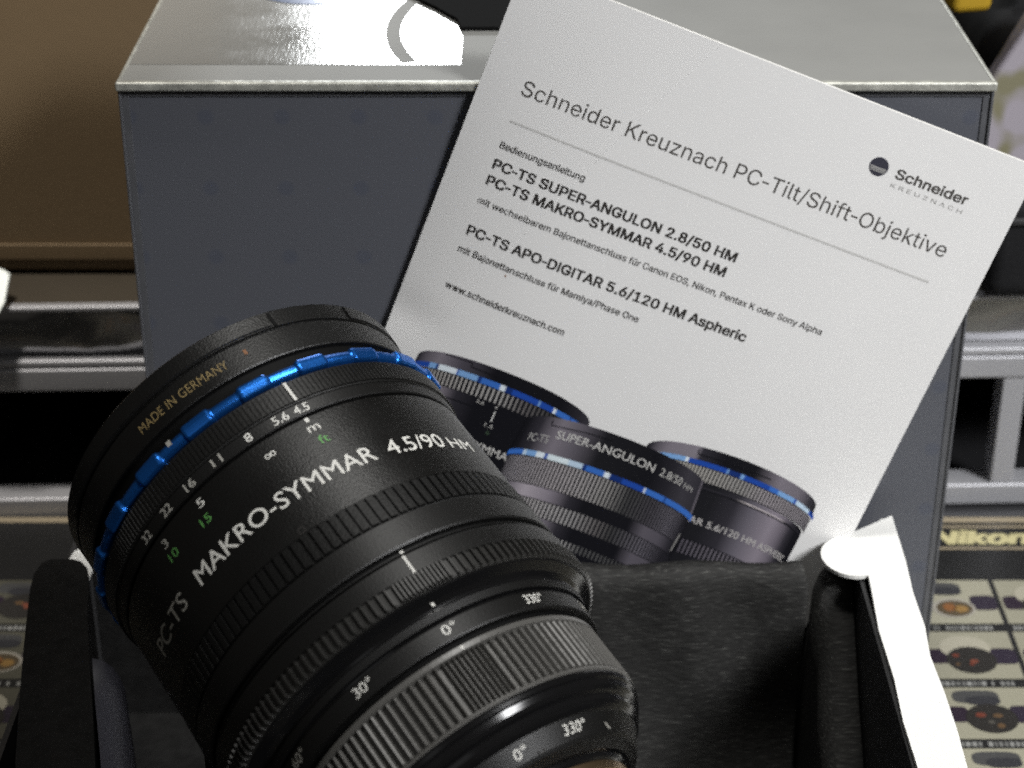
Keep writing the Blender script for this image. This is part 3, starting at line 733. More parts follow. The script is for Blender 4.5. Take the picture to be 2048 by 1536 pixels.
    def curved_text(body, s0, w, tc, hh, a0, a1, cap, col, bold=0.0, h=.00010):
        """text printed round a printed cylinder; a0..a1 are the angles of its ends"""
        wid = math.radians(a1-a0)*w
        v, f = text_fit(body, wid, cap, bold); v, f = cut_x(v, f, 1.2)
        out = []
        for x, y, k in v:
            a = math.radians(a0) + x/w
            u = math.sin(a); out.append(P((s0+w*u)*MM, (tc + hh*(1-math.cos(a)) - y)*MM, h + k*3e-6))
        cov.add(out, f, 'print', False, [col]*len(f))
    # -- left printed lens
    s0 = 37.6; h = .00004
    cap1 = ramp([(-1, K), (-.85, D), (-.55, Lc), (-.35, G), (-.1, K), (.45, K), (.75, D), (1, (.05, .047, .055))])
    arc_strip(s0, 108.9, 26.3, 5.9, 113.0, 26.6, 5.4, cap1, h=h)
    arc_strip(s0, 113.0, 27.0, 5.2, 114.85, 27.0, 5.0, blue([(-.62, B1), (-.55, B3), (-.52, B0), (-.36, BW), (-.34, B1), (-.20, B3), (-.17, B0), (-.03, B2), (.01, BW), (.05, B0), (.25, B1), (.265, B3), (.38, B1), (.40, BW), (.55, B2), (.57, B0), (1, B2)]), 160, h)
    knurl_strip(s0, 114.85, 26.4, 4.8, 119.5, 26.2, 4.6, ramp([(-1, D), (-.6, (.42, .40, .38)), (.0, (.36, .35, .34)), (.15, (.14, .13, .13)), (.4, (.05, .05, .05)), (1, D)]), 56, h)
    b1 = ramp([(-1, K), (-.8, Lc), (-.5, (.28, .25, .29)), (-.32, D), (-.15, K), (.6, K), (.85, D), (1, K)])
    arc_strip(s0, 119.5, 25.8, 4.6, 122.4, 25.8, 4.4, b1, h=h)
    arc_strip(s0, 122.4, 25.6, 4.4, 122.8, 25.6, 4.4, lambda a, v: K, h=h)
    arc_strip(s0, 122.8, 25.6, 4.4, 150, 25.6, 4.4, b1, h=h)
    arc_strip(s0, 150, 25.2, 4.4, 158, 25.0, 4.2, lambda a, v: (.012, .012, .014), h=h)
    thin(0, [(18.6, 111.0), (26.5, 110.2), (26.5, 111.5), (32.3, 111.3), (38, 111.2)], K, .28, h+.00009)
    wc = (.55, .54, .52)
    curved_text('5.6', s0, 25.8, 120.9, 4.4, -13.5, -8.5, 1.0, wc)
    curved_text('4', s0, 25.8, 120.7, 4.4, -1.4, .6, 1.0, wc)
    thin(0, [(37.6, 121.6), (37.6, 125.0)], (.7, .7, .68), .32, h+.00009)
    curved_text('1.5', s0, 25.8, 127.0, 4.4, -3.0, 2.4, 1.1, wc)
    curved_text('5', s0, 25.8, 129.2, 4.4, -.6, 1.8, 1.0, (.06, .10, .06))
    curved_text('MAKRO-SYMMAR 4.5/90 HM', s0, 25.6, 135.0, 4.2, -40, 62, 2.6, wc, .01)
    # -- right printed lens
    s0 = 108.0
    cap3 = ramp([(-1, K), (-.8, D), (-.55, Lc), (-.30, (.22, .20, .23)), (-.27, D), (-.1, K), (.15, K), (.35, Lc), (.55, (.16, .145, .17)), (.72, D), (.9, K), (1, K)])
    arc_strip(s0, 108.8, 26.3, 6.2, 113.1, 26.6, 5.6, cap3, h=h)
    arc_strip(s0, 113.1, 27.2, 5.4, 114.7, 27.2, 5.2, blue([(-.60, BW), (-.58, B1), (-.36, B3), (-.33, BW), (-.05, B1), (-.03, B3), (.06, B0), (.08, B3), (.28, B1), (.36, B2), (.52, B3), (.54, B1), (.76, B4), (1, B1)]), 160, h)
    knurl_strip(s0, 114.7, 26.6, 5.0, 119.6, 26.6, 4.8, ramp([(-1, D), (-.5, (.44, .42, .38)), (.1, (.30, .29, .28)), (.3, (.34, .31, .33)), (.7, (.26, .24, .26)), (1, (.16, .15, .16))]), 74, h, .58)
    b3 = ramp([(-1, K), (-.5, K), (-.05, (.012, .012, .015)), (.12, D), (.25, (.13, .12, .145)), (.45, (.26, .23, .27)), (.55, (.17, .15, .18)), (.66, D), (.76, K), (1, K)])
    arc_strip(s0, 119.6, 26.0, 4.8, 138.5, 25.8, 4.6, b3, h=h)
    knurl_strip(s0, 138.5, 25.8, 4.6, 143.7, 25.8, 4.4, ramp([(-1, K), (-.3, G), (.3, (.17, .155, .18)), (.5, (.12, .11, .13)), (1, K)]), 60, h)
    arc_strip(s0, 143.7, 25.6, 4.4, 158, 25.4, 4.2, b3, h=h)
    arc_strip(s0, 121.0, 26.0, 4.4, 121.45, 26.0, 4.4, ramp([(-1, K), (.1, D), (.2, (.55, .5, .5)), (.5, (.5, .45, .48)), (.58, D), (1, K)]), h=h+.00004)
    arc_strip(s0, 121.45, 26.0, 4.4, 121.85, 26.0, 4.4, lambda a, v: K, h=h+.00004)
    thin(0, [(96.1, 110.4), (96.3, 111.8), (107.3, 111.3), (118.9, 111.6)], K, .3, h+.00009)
    curved_text('APO-DIGITAR 5.6/120 HM ASPHERIC', s0, 25.9, 133.0, 3.4, -52, 72, 2.2, (.50, .48, .47), .012)
    # -- middle printed lens, in front of the other two
    s0 = 74.0; h = .00018
    cap2 = ramp([(-1, K), (-.82, K), (-.62, D), (-.42, Lc), (-.28, (.12, .11, .13)), (-.1, (.012, .012, .015)), (.3, K), (.45, (.020, .019, .025)), (.62, (.045, .042, .052)), (.85, D), (.93, Lc), (.97, D), (1, K)])
    arc_strip(s0, 115.0, 27.2, 5.2, 127.1, 28.2, 4.6, cap2, h=h)
    arc_strip(s0, 127.1, 28.6, 4.4, 128.95, 28.6, 4.4, blue([(-.66, B2), (-.62, B4), (-.52, B3), (-.44, BW), (-.42, B1), (-.26, (.7, .8, .84)), (-.16, B4), (-.13, B0), (-.01, B2), (.03, BW), (.12, B0), (.28, B1), (.295, BW), (.45, B2), (.47, B0), (1, B2)]), 160, h)
    knurl_strip(s0, 128.95, 28.2, 4.4, 138.2, 28.2, 4.2, ramp([(-1, D), (-.7, (.30, .28, .30)), (-.3, (.40, .37, .38)), (-.1, (.38, .36, .36)), (.05, (.30, .29, .28)), (.2, (.06, .06, .06)), (.4, (.07, .065, .075)), (.6, (.15, .14, .165)), (.8, D), (1, K)]), 74, h, .5)
    b2 = ramp([(-1, D), (-.75, G), (-.50, (.40, .36, .40)), (-.30, (.24, .215, .25)), (-.16, D), (-.05, K), (.3, K), (.42, (.11, .10, .12)), (.58, (.09, .082, .10)), (.72, D), (.85, K), (1, K)])
    arc_strip(s0, 138.2, 28.0, 4.2, 142.3, 28.0, 4.0, b2, h=h)
    knurl_strip(s0, 142.3, 28.0, 4.0, 148.1, 28.0, 3.8, ramp([(-1, D), (-.7, (.30, .28, .29)), (-.35, (.42, .40, .40)), (-.1, (.33, .32, .32)), (.08, (.14, .13, .13)), (.2, (.05, .05, .05)), (.45, (.15, .14, .165)), (.7, D), (1, K)]), 66, h, .5)
    arc_strip(s0, 148.1, 27.8, 3.8, 152.5, 27.8, 3.6, b2, h=h)
    knurl_strip(s0, 152.5, 27.6, 3.6, 155.6, 27.6, 3.5, ramp([(-1, D), (-.4, (.45, .43, .43)), (-.1, (.40, .39, .38)), (.05, (.10, .10, .10)), (1, K)]), 66, h, .4)
    arc_strip(s0, 155.6, 27.4, 3.5, 166, 27.2, 3.5, b2, h=h)
    thin(0, [(53.9, 117.6), (54.1, 119.2), (64.8, 117.6), (72, 117.1)], K, .28, h+.00009)
    thin(0, [(101.0, 144.0), (101.4, 137.6)], (.30, .29, .28), .35, h+.00009)
    curved_text('PC-TS', s0, 28, 121.6+2.2, 4.6, -62, -43, 2.5, (.42, .41, .40), .0, h+.00009)
    curved_text('SUPER-ANGULON', s0, 28, 121.6, 4.6, -38.5, 26.5, 2.6, (.60, .59, .57), .004, h+.00009)
    curved_text('2.8/50', s0, 28, 121.6, 4.6, 31, 50, 2.5, (.50, .49, .47), .0, h+.00009)
    curved_text('HM', s0, 28, 121.6, 4.6, 53, 64, 1.8, (.40, .39, .38), .0, h+.00009)
    cov.build('cover', root)
    # the pages behind the cover
    pg = MB(); th = .0016
    ring = [(0, 0), (W, 0), (W, H), (0, H)]
    ns = 40
    edge = []
    for (a, b) in zip(ring, ring[1:] + ring[:1]):
        for i in range(ns): edge.append((a[0]+(b[0]-a[0])*i/ns, a[1]+(b[1]-a[1])*i/ns))
    n = len(edge)
    vs = [P(s, t, -.00003) for s, t in edge] + [P(s, t, -th) for s, t in edge]
    pg.add(vs, [(i, (i+1) % n, n+(i+1) % n, n+i) for i in range(n)] + [list(range(n, 2*n))], 'page_edge')
    pg.build('pages', root)
booklet()

# ------------------------------------------------------------------ the open carton the lens sits in
def open_carton():
    root = thing('open_carton', 'open white-edged carton lined in dark card with the big lens inside', 'carton', (-.007, .36, .0024))
    ox, oy, oz = root.location
    L = lambda x, y, z: (x-ox, y-oy, z-oz)
    z0 = .0024
    mb = MB(); mb.box(L(-.126, .200, z0), L(.1105, .4985, z0+.0012), 'foam_cloth'); mb.build('floor_panel', root)
    mb = MB(); mb.box(L(.1095, .200, z0+.0013), L(.1110, .4990, .0742), 'card_white'); mb.build('wall', root)
    mb = MB(); mb.box(L(-.1280, .200, z0+.0013), L(-.1265, .4990, .0742), 'card_dark'); mb.build('wall', root)
    mb = MB(); mb.box(L(-.1264, .4976, z0+.0013), L(.1094, .4990, .060), 'foam_cloth'); mb.build('wall', root)
    mb = MB(); mb.box(L(-.1264, .2000, z0+.0013), L(.1094, .2014, .060), 'card_white'); mb.build('wall', root)
    mb = MB(); mb.box(L(.0985, .2015, z0+.0013), L(.0996, .4975, .0738), 'card_dark'); mb.build('lining', root)
    # folded rim with a rounded tuck tab at its far end, right
    pts = [(.0994, .205), (.1118, .205), (.1121, .300), (.1112, .372), (.1119, .398), (.1117, .412), (.1110, .428), (.1121, .442), (.1118, .458), (.1126, .474), (.1128, .4985)]
    for i in range(19):
        a = math.radians(100 + 175*i/18)
        pts.append((.0976 + .0088*math.cos(a), .4766 + .0103*math.sin(a)))
    pts += [(.1008, .4668), (.1002, .455), (.0993, .440), (.0997, .418), (.0989, .400), (.0993, .380), (.0996, .300)]
    mb = MB(); mb.prism([L(x, y, 0)[:2] for x, y in pts], .0745-oz, .0757-oz, 'card_white')
    mb.build('flap', root)
    pts = [(-.1195, .462), (-.1280, .462), (-.1280, .468), (-.1262, .4790), (-.1218, .4850), (-.1190, .478)]
    mb = MB(); mb.prism([L(x, y, 0)[:2] for x, y in pts[::-1]], .0745-oz, .0757-oz, 'card_white')
    mb.build('flap', root)
open_carton()

def smooth_poly(pts, n=6):
    """closed polygon with rounded corners (Chaikin)"""
    for _ in range(2):
        out = []
        for i in range(len(pts)):
            a, b = pts[i], pts[(i+1) % len(pts)]
            out += [(a[0]*.8+b[0]*.2, a[1]*.8+b[1]*.2), (a[0]*.2+b[0]*.8, a[1]*.2+b[1]*.8)]
        pts = out
    return pts

def foam():
    # back lining sheet with an uneven upper edge, facing the lens
    mb = MB(); ns, nz = 90, 22
    y0, y1 = .4690, .4775
    rnd = random.Random(5)
    x0, x1 = -.045, .0848
    def top(x):
        return .0738 + .0026*((x-.03)/.05)**2*.35 + .0007*math.sin(x*150) + (-.004 if x > .0838 else 0) - .0028*max(0, (x-.081)/.004)**2*.4
    def Y(x, z): return y0 + .0009*math.sin(x*95+1) - .0006*math.sin(x*210+z*60) - .010*max(0, (.03-z)/.03)**2
    vs = []
    for i in range(ns+1):
        x = x0 + (x1-x0)*i/ns
        for k in range(nz+1):
            z = .0042 + (top(x)-.0042)*k/nz
            e = max(0, (k-(nz-2))/2.0)
            vs.append((x - .0015*(1 - z/.075)*(x > .07), Y(x, z) + .0012*e*e, z))
    for i in range(ns+1):
        x = x0 + (x1-x0)*i/ns
        vs.append((x, y1, top(x)-.001)); vs.append((x, y1, .0042))
    fs = []
    for i in range(ns):
        for k in range(nz):
            a = i*(nz+1)+k; fs.append((a, a+nz+1, a+nz+2, a+1))
        b = (ns+1)*(nz+1) + 2*i
        fs.append((i*(nz+1)+nz, (i+1)*(nz+1)+nz, b+2, b)); fs.append((b, b+2, b+3, b+1))
    fs.append([k for k in range(nz+1)] + [(ns+1)*(nz+1), (ns+1)*(nz+1)+1])
    e0 = ns*(nz+1); bb = (ns+1)*(nz+1)+2*ns
    fs.append([e0+k for k in range(nz, -1, -1)] + [bb+1, bb])
    mb.add(vs, fs, 'foam', True)
    o = mb.build('foam_sheet'); tag(o, 'black fabric foam sheet standing upright between lens and booklet', 'foam lining', group='foam linings in the carton')
    # right return piece, sloping down towards the front, soft folds
    mb = MB(); prof = [(.4785, .0725), (.4750, .0715), (.4700, .0660), (.4600, .0565), (.4480, .0455), (.4340, .0345), (.4150, .0200), (.3950, .0042)]
    vs = []; m = 14
    for j, (y, zt) in enumerate(prof):
        for k in range(m+1):
            z = .0042 + (zt-.0042)*k/m
            xin = .0870 + .0020*(.478-y)/.05 + .0008*math.sin(y*300+z*40) - .0022*(1-z/.075)
            vs.append((xin + (.0035 if k == m else 0.0012 if k == m-1 else 0), y, z))
    for j, (y, zt) in enumerate(prof):
        vs.append((.0976, y, zt-.0002)); vs.append((.0976, y, .0042))
    fs = []; n = len(prof); off = n*(m+1)
    for j in range(n-1):
        for k in range(m):
            a = j*(m+1)+k; fs.append((a, a+1, a+m+2, a+m+1))
        fs.append((j*(m+1)+m, off+2*j, off+2*j+2, (j+1)*(m+1)+m)); fs.append((off+2*j, off+2*j+1, off+2*j+3, off+2*j+2))
    fs.append([k for k in range(m, -1, -1)] + [off+1, off])
    mb.add(vs, fs, 'foam', True)
    o = mb.build('foam_sheet'); tag(o, 'narrow black foam strip in the right corner under the white flap', 'foam lining', group='foam linings in the carton')
    # left block
    pts = smooth_poly([(-.1345, .4660), (-.1275, .4200), (-.1160, .3560), (-.0960, .3560), (-.1055, .4000), (-.1140, .4370), (-.1185, .4660)])
    mb = MB(); mb.prism(pts[::1], .0042, .0815, 'foam_cloth')
    o = mb.build('foam_block', None, .0035, 4); tag(o, 'thick black foam block along the left side of the carton', 'foam block', group='foam linings in the carton')
    # added strip whose blue-grey stands for light on the block's rounded edge
    mb = MB(); vs = []; path = [(-.1098, .4200), (-.1052, .4000), (-.1008, .3820), (-.0962, .3620)]
    sec = [(0, .0812)] + [(.0078*math.sin(math.radians(a)), .0812 - .0125*(1-math.cos(math.radians(a)))) for a in (20, 40, 60, 75, 90)] + [(.0084, .045), (.0088, .0042)]
    for x, y in path:
        for dx, z in sec: vs.append((x + .0004 + dx, y, z - .0004))
    q = len(sec)
    fs = [(i*q+k, i*q+k+1, i*q+q+k+1, i*q+q+k) for i in range(len(path)-1) for k in range(q-1)]
    fs += [list(range(q)), list(range((len(path)-1)*q + q - 1, (len(path)-1)*q - 1, -1))]
    mb.add(vs, fs, 'lit_edge', True)
    tag(mb.build('lit_block_edge'), 'blue-grey strip standing in for the lit edge of the thick black foam block', 'card')
    # wedge under the lens
    mb = MB()
    ax = Vector((-.5565, .7483, 0)).normalized(); sd = Vector((ax.y, -ax.x, 0))
    p0 = Vector((-.013, .330, 0))
    def at(l, s, z): q = p0 + ax*l + sd*s; return (q.x, q.y, z)
    lo, hi = .083, .117
    v = [at(-.032, -.03, .0042), at(-.032, .03, .0042), at(.058, .03, .0042), at(.058, -.03, .0042),
         at(-.032, -.03, lo), at(-.032, .03, lo), at(.058, .03, hi), at(.058, -.03, hi)]
    mb.add(v, [(0,3,2,1),(4,5,6,7),(0,1,5,4),(1,2,6,5),(2,3,7,6),(3,0,4,7)], 'foam_cloth')
    o = mb.build('foam_wedge', None, .003); tag(o, 'black foam wedge hidden beneath the big lens', 'foam block', group='foam linings in the carton')
foam()

# ------------------------------------------------------------------ the big lens
def big_lens():
    e1 = Vector((-.19564131, -.54040772, .81834221)); e2 = Vector((.8074517, .38480713, .44715235)); a = Vector((.5565485, -.74825328, -.36106896))
    A = Vector((-.06089579, .38196795, .16625223))
    TE = 116.0
    root = thing('camera_lens', 'large black shift lens with a bright blue ring lying tilted in the open carton', 'lens', (0, 0, 0))
    mw = Matrix.Identity(4)
    for i, v in enumerate((e1, e2, -a)):
        for k in range(3): mw[k][i] = v[k]
    base = A + a*(TE/1000)
    for k in range(3): mw[k][3] = base[k]
    root.matrix_world = mw
    def C(t, r, ph):
        p = math.radians(ph); return (r*math.cos(p)/1000, r*math.sin(p)/1000, (TE-t)/1000)
    def lathe(mb, prof, m, phis=None, g=None, seg=240, smooth=True):
        """prof: (t, r[, k[, material]]) front to rear; g gives the ribs' relief; each stretch keeps its own sharp edges"""
        ph = phis or [360*i/seg for i in range(seg)]
        gg = g or [0]*len(ph); n = len(ph)
        for p, q in zip(prof, prof[1:]):
            k0 = p[2] if len(p) > 2 else 0; k1 = q[2] if len(q) > 2 else 0
            mm = q[3] if len(q) > 3 else m
            d0 = p[4] if len(p) > 4 else 0; d1 = q[4] if len(q) > 4 else 0
            vs = [C(p[0]+d0*gg[i], p[1]+k0*gg[i], ph[i]) for i in range(n)] + [C(q[0]+d1*gg[i], q[1]+k1*gg[i], ph[i]) for i in range(n)]
            mb.add(vs, [(i, n+i, n+(i+1) % n, (i+1) % n) for i in range(n)], mm, smooth and not g)
    def ribs(centres, hw, bev):
        ph = []; gg = []
        for c in centres:
            ph += [c-hw-bev, c-hw, c, c+hw, c+hw+bev]; gg += [0, 1, 1.02, 1, 0]
        return ph, gg
    def patch(mb, t0, t1, p0, p1, r, m, n=6):
        vs = []
        for i in range(n+1):
            ph = p0 + (p1-p0)*i/n; vs += [C(t0, r, ph), C(t1, r, ph)]
        mb.add(vs, [(2*i, 2*i+1, 2*i+3, 2*i+2) for i in range(n)], m)
    def ctext(mb, body, p0, p1, tb, cap, r, m, bold=0.0, space=1.0, r1=None, lift=.07):
        """text running round the barrel; p0..p1 degrees, baseline at tb, r at the baseline, r1 at the cap line"""
        w = math.radians(p1-p0)*r
        v, f = text_fit(body, w, cap, bold, space); v, f = cut_x(v, f, 1.0)
        out = []
        for x, y, k in v:
            rr = r + ((r1-r)*y/cap if r1 is not None else 0) + lift + k*.004
            out.append(C(tb-y, rr, p0 + math.degrees(x/r)))
        mb.add(out, f, m)
    def cring(mb, tc, pc, r, rad, w, m, n=20):
        vs = []
        for i in range(n):
            b = 2*PI*i/n
            for q in (rad, rad-w): vs.append(C(tc+q*math.sin(b), r+.05, pc + math.degrees(q*math.cos(b)/r)))
        mb.add(vs, [(2*i, 2*i+1, (2*i+3) % (2*n), (2*i+2) % (2*n)) for i in range(n)], m)

    # filter ring with a raised bayonet segment ending at a notch
    mb = MB()
    lathe(mb, [(4.0, 37.0), (-.3, 38.2), (-.6, 40.9), (-.1, 41.45), (4.1, 41.3), (4.25, 40.9), (4.7, 40.3)], 'anodized')
    for (pa, pb) in ((-62, 28.6), (58, 118), (178, 238)):
        n = 40
        vs = []
        for i in range(n+1):
            ph = pa + (pb-pa)*i/n
            vs += [C(.15, 41.45, ph), C(.35, 41.75, ph), (C(3.75, 41.65, ph)), C(4.0, 41.28, ph)]
        fs = []
        for i in range(n):
            for k in range(3): fs.append((4*i+k, 4*i+k+1, 4*i+k+5, 4*i+k+4))
        mb.add(vs, fs, 'anodized'); mb.add(vs[:4], [(0, 1, 2, 3)], 'anodized'); mb.add(vs[-4:], [(3, 2, 1, 0)], 'anodized')
    patch(mb, .2, 4.0, 29.3, 30.4, 41.52, 'groove')
    mb.build('filter_ring', root)
    mb = MB()
    prof = [(5.5 - 2.5*(1-(r/36.5)**2), r) for r in (36.9, 34, 30, 25, 20, 14, 8, .01)]
    lathe(mb, prof, 'glass', seg=96); mb.build('front_glass', root)
    # ring carrying the country of origin
    mb = MB()
    lathe(mb, [(4.7, 40.3), (4.75, 41.05), (4.95, 41.25), (11.5, 41.3), (11.75, 41.1), (11.8, 40.2), (15.2, 40.2, 0, 'groove')], 'anodized')
    lathe(mb, [(11.82, 40.25), (15.2, 40.25)], 'groove')
    ctext(mb, 'MADE IN GERMANY', -20.5, 10.6, 9.35, 2.2, 41.27, 'ink_gold', .0, 1.05)
    patch(mb, 6.9, 8.3, 16.5, 17.5, 41.34, 'ink_orange')
    mb.build('name_ring', root)
    # blue ring: flat pads and rounded hollows all round
    ph = []; gg = []
    for k in range(20):
        c = 12.2 + 18*k
        for d, q in ((-5.0, 0), (-4.55, .35), (-4.2, .8), (-3.6, 1), (3.6, 1), (4.2, .8), (4.55, .35), (5.0, 0), (6.6, 0), (8.2, 0), (9.8, 0), (11.4, 0)):
            ph.append(c+d); gg.append(q)
    mb = MB()
    B = 'blue'
    lathe(mb, [(15.2, 40.25), (15.9, 40.3, 0, 'groove'), (16.15, 42.3, .6, B, -.28), (16.4, 42.75, .72, B, -.30), (16.9, 43.08, .58, B, -.30), (17.35, 43.2, .48, B, 0),
               (17.8, 43.12, .48, B, .1), (18.25, 42.85, .62, B, .35), (18.55, 42.45, .90, B, .40), (18.75, 41.9, 1.0, B, .35), (18.85, 41.2, 0, B, .25), (19.3, 41.1, 0, 'groove')], B, ph, gg)
    patch(mb, 16.2, 17.5, -15.6, -14.2, 43.25, 'ink_grey')
    mb.build('blue_ring', root)
    # aperture ring, finely ribbed
    mb = MB()
    cs = [19.8 + 1.4*k for k in range(-8, 0)] + [19.8 + 1.4*k for k in range(1, 256)]
    p_, g_ = ribs([c for c in cs if c < 19.8-8*1.4+360-1.2], .42, .12)
    lathe(mb, [(19.3, 41.2), (19.35, 42.35), (19.75, 42.6), (20.0, 42.55), (20.05, 42.58, .2), (24.75, 42.53, .2), (24.8, 42.35), (25.2, 42.2), (25.25, 41.7)], 'knurl', p_, g_)
    patch(mb, 19.8, 24.9, 19.35, 20.25, 42.95, 'ink_white')
    mb.build('aperture_ring', root)
    # aperture scale
    mb = MB()
    lathe(mb, [(25.25, 41.7), (25.3, 42.1), (25.5, 42.25), (27.9, 41.95), (28.15, 41.7), (28.2, 40.9), (28.85, 40.9)], 'satin')
    lathe(mb, [(28.22, 40.95), (28.84, 40.95)], 'groove')
    for body, c, w in (('4.5', 19.9, 4.6), ('5.6', 13.4, 4.8), ('8', 3.3, 2.0), ('11', -7.2, 3.3), ('16', -17.1, 3.6), ('22', -26.9, 3.8), ('32', -37.1, 3.8)):
        ctext(mb, body, c-w/2, c+w/2, 27.65, 1.85, 41.98, 'ink_white' if c > 0 else 'ink_grey', .015, 1.0, 42.2, .05)  # left-hand numbers in dimmer ink, shade put into the colour
    mb.build('scale_ring', root)
    # main barrel with the focusing scale and the name
    mb = MB()
    lathe(mb, [(28.85, 40.9), (28.9, 41.6), (29.15, 41.85), (51.9, 41.9), (52.0, 41.6)], 'anodized')
    patch(mb, 29.2, 30.3, 18.7, 19.9, 41.97, 'ink_white')
    ctext(mb, 'm', 17.8, 21.4, 32.9, 2.2, 41.88, 'ink_white', .01)
    ctext(mb, 'ft', 18.6, 21.6, 36.4, 2.1, 41.88, 'ink_green', .0)
    # infinity: two small loops, lying across the scale
    cring(mb, 32.8, 4.6, 41.88, .62, .26, 'ink_white'); cring(mb, 32.8, 6.2, 41.88, .62, .26, 'ink_white')
    ctext(mb, '5', -18.6, -16.4, 32.4, 1.9, 41.88, 'ink_white', .01)
    ctext(mb, '15', -20.8, -17.2, 36.1, 1.9, 41.88, 'ink_green', .0)
    ctext(mb, '3', -34.3, -32.3, 32.4, 1.9, 41.88, 'ink_grey', .01)  # dimmed ink stands for the shade on this side
    ctext(mb, '10', -34.9, -31.0, 35.6, 1.9, 41.88, 'ink_green', .0)
    ctext(mb, 'PC-TS', -60.0, -38.0, 44.75, 3.75, 41.88, 'ink_grey', .0)  # greyer than the rest of the name, shade put into the ink
    ctext(mb, 'MAKRO-SYMMAR', -31.0, 29.8, 44.75, 3.75, 41.88, 'ink_white', .010, 1.03)
    ctext(mb, '4.5/90', 33.9, 54.2, 44.85, 3.7, 41.9, 'ink_white', .008)
    ctext(mb, 'HM', 56.6, 67.6, 44.95, 3.0, 41.9, 'ink_white', .0)
    cring(mb, 51.0, .5, 41.88, .8, .2, 'ink_black')
    mb.build('barrel', root)
    # grip with broad ribs
    mb = MB()
    p_, g_ = ribs([2.9*k for k in range(124)], 1.02, .14)
    lathe(mb, [(52.0, 41.6), (52.05, 41.9), (52.15, 41.5), (52.2, 41.45, .55), (58.4, 41.6, .55), (58.45, 41.55), (58.75, 41.6)], 'rubber', p_, g_)
    patch(mb, 52.02, 52.16, -10, 40, 41.98, 'satin')
    mb.build('focus_grip', root)
    # smooth band behind the grip
    mb = MB()
    lathe(mb, [(58.75, 41.6), (58.8, 42.0), (59.1, 42.25), (65.0, 42.35), (65.4, 42.1), (65.5, 41.2), (66.25, 41.1), (66.3, 41.7), (66.45, 41.95), (66.7, 41.9), (66.8, 41.2), (67.35, 41.2)], 'satin')
    lathe(mb, [(65.52, 41.25), (66.24, 41.15)], 'groove'); lathe(mb, [(66.82, 41.25), (67.34, 41.25)], 'groove')
    patch(mb, 66.1, 66.7, 18.0, 18.9, 42.05, 'ink_white')
    mb.build('band', root)
    mb = MB()
    lathe(mb, [(67.35, 41.2), (67.4, 42.3), (67.6, 42.5), (71.9, 42.65), (72.05, 42.4)], 'satin')
    patch(mb, 67.6, 72.0, 17.45, 18.15, 42.68, 'ink_white')
    mb.build('index_ring', root)
    # tilt ring with narrow ribs
    mb = MB()
    cs = [18 + 2.4*k for k in range(-10, 140)] + [18 + 2.4*k + 1.2 for k in range(-3, 3)]
    cs = sorted(c for c in cs if c < 18-24+360-1)
    p_, g_ = ribs(cs, .24, .14)
    lathe(mb, [(72.05, 42.4), (72.1, 42.3), (72.15, 42.3, .75), (76.0, 42.3, .75), (76.3, 42.0, .3), (76.35, 41.7)], 'rib_dark', p_, g_)
    mb.build('tilt_ring', root)
    # polished step down to the rotating part
    mb = MB()
    lathe(mb, [(76.35, 41.7), (76.6, 41.5), (77.6, 39.6), (78.4, 38.7), (78.9, 38.5), (79.0, 38.6), (79.3, 38.85), (80.8, 38.45, 0, 'satin'), (80.95, 37.6), (81.4, 37.5)], 'gloss_black')
    patch(mb, 77.7, 78.5, 17.6, 18.5, 39.6, 'ink_white', 2)
    mb.build('step_ring', root)
    mb = MB()
    lathe(mb, [(81.4, 37.5), (81.45, 37.8), (81.7, 38.0), (85.3, 37.75), (85.6, 37.55), (85.7, 36.3), (86.5, 36.2), (86.6, 36.6)], 'satin')
    lathe(mb, [(85.72, 36.35), (86.49, 36.25)], 'groove')
    for body, c, w in (('0°', 18.6, 4.6), ('330°', 50.0, 7.6), ('30°', -11.2, 6.4), ('300°', 80.4, 7.6), ('60°', -41, 6.4)):
        ctext(mb, body, c-w/2, c+w/2, 84.3, 2.0, 37.82, 'ink_white' if abs(c-18) < 35 else 'ink_grey', .008, 1.0, 37.95, .05)  # outer numbers in dimmer ink, light falloff put into the colour
    mb.build('degree_ring', root)
    # broad ribbed shift ring: ribs set closer together over one stretch
    mb = MB()
    cs = []; c = -180.0
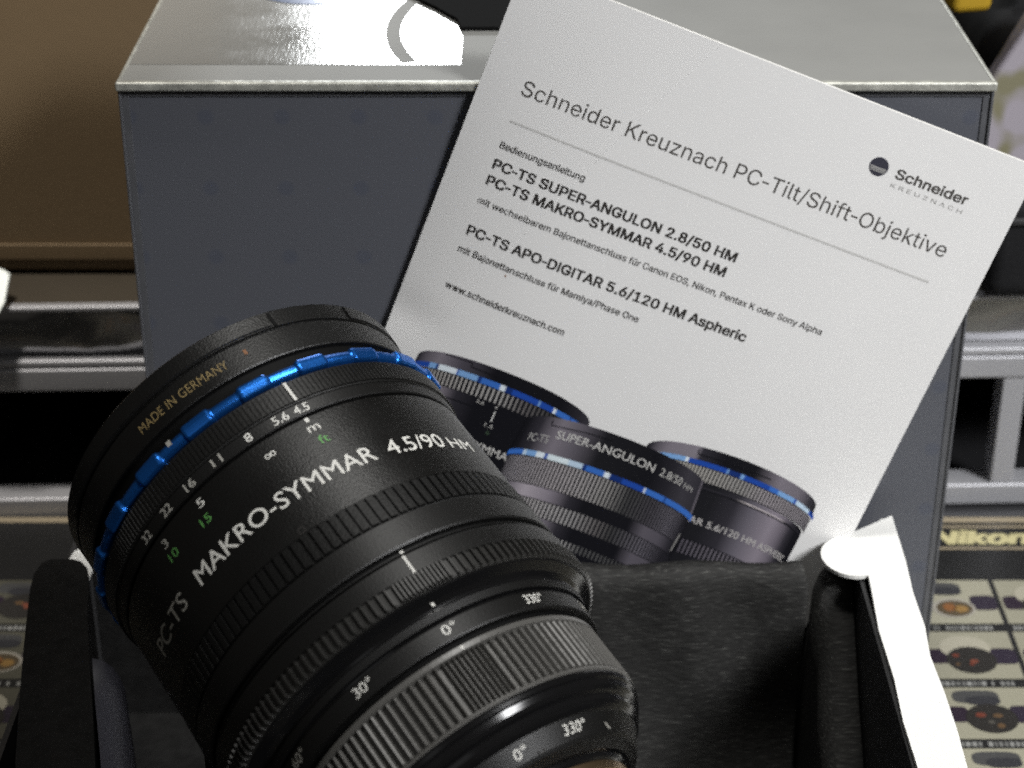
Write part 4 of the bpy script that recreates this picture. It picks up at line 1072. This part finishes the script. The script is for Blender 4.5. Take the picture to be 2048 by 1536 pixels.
    while c < 176.5:
        cs.append(c); c += 1.75 if 9 <= c <= 25 else 2.9
    ph = []; gg = []
    for c in cs:
        hw = .32 if 8 <= c <= 26 else .55
        ph += [c-hw-.22, c-hw*.7, c, c+hw*.7, c+hw+.22]; gg += [0, .85, 1, .85, 0]
    lathe(mb, [(86.6, 36.2), (86.7, 36.45), (86.9, 36.6), (88.0, 36.6), (88.3, 35.5), (88.35, 35.35, 1.2), (99.6, 35.35, 1.2), (99.9, 35.4, .5), (99.95, 36.3), (100.4, 36.4), (100.7, 36.1)], 'rib_metal', ph, gg)
    patch(mb, 87.0, 87.9, 18.7, 19.5, 36.7, 'ink_white')
    mb.build('shift_ring', root)
    # rounded polished rear
    mb = MB()
    prof = [(100.7, 36.1), (101.2, 36.2), (102.0, 35.9), (102.3, 35.5), (102.6, 35.35), (103.4, 35.0), (104.1, 34.4), (104.5, 33.8), (104.7, 33.6), (105.6, 33.4), (106.3, 32.8), (106.8, 32.2), (107.0, 31.9)]
    lathe(mb, prof, 'gloss_black')
    mb.build('rear_ring', root)
    mb = MB()
    lathe(mb, [(107.0, 31.9), (107.1, 31.7), (110.6, 29.4), (111.2, 28.8), (111.6, 27.8), (112.2, 26.6)], 'satin')
    ctext(mb, '0°', 15.0, 20.2, 109.9, 1.75, 29.85, 'ink_white', .01, 1.0, 31.0, .06)
    ctext(mb, '330°', 36.6, 47.2, 109.7, 1.75, 30.0, 'ink_white', .01, 1.0, 31.15, .06)
    patch(mb, 108.9, 110.6, 58.4, 59.4, 30.4, 'ink_grey')
    cring(mb, 110.1, 25.2, 29.8, .75, .16, 'ink_black')
    mb.build('rear_scale', root)
    mb = MB()
    lathe(mb, [(112.2, 26.6), (112.3, 25.8), (113.2, 25.4), (113.6, 24.8)], 'gloss_black')
    lathe(mb, [(113.6, 24.8), (113.7, 25.0), (115.6, 24.9), (116.0, 24.4), (116.0, 17.5)], 'mount')
    lathe(mb, [(115.9, 17.5), (110.0, 16.5), (108.0, .01)], 'glass')
    mb.build('mount', root)
big_lens()
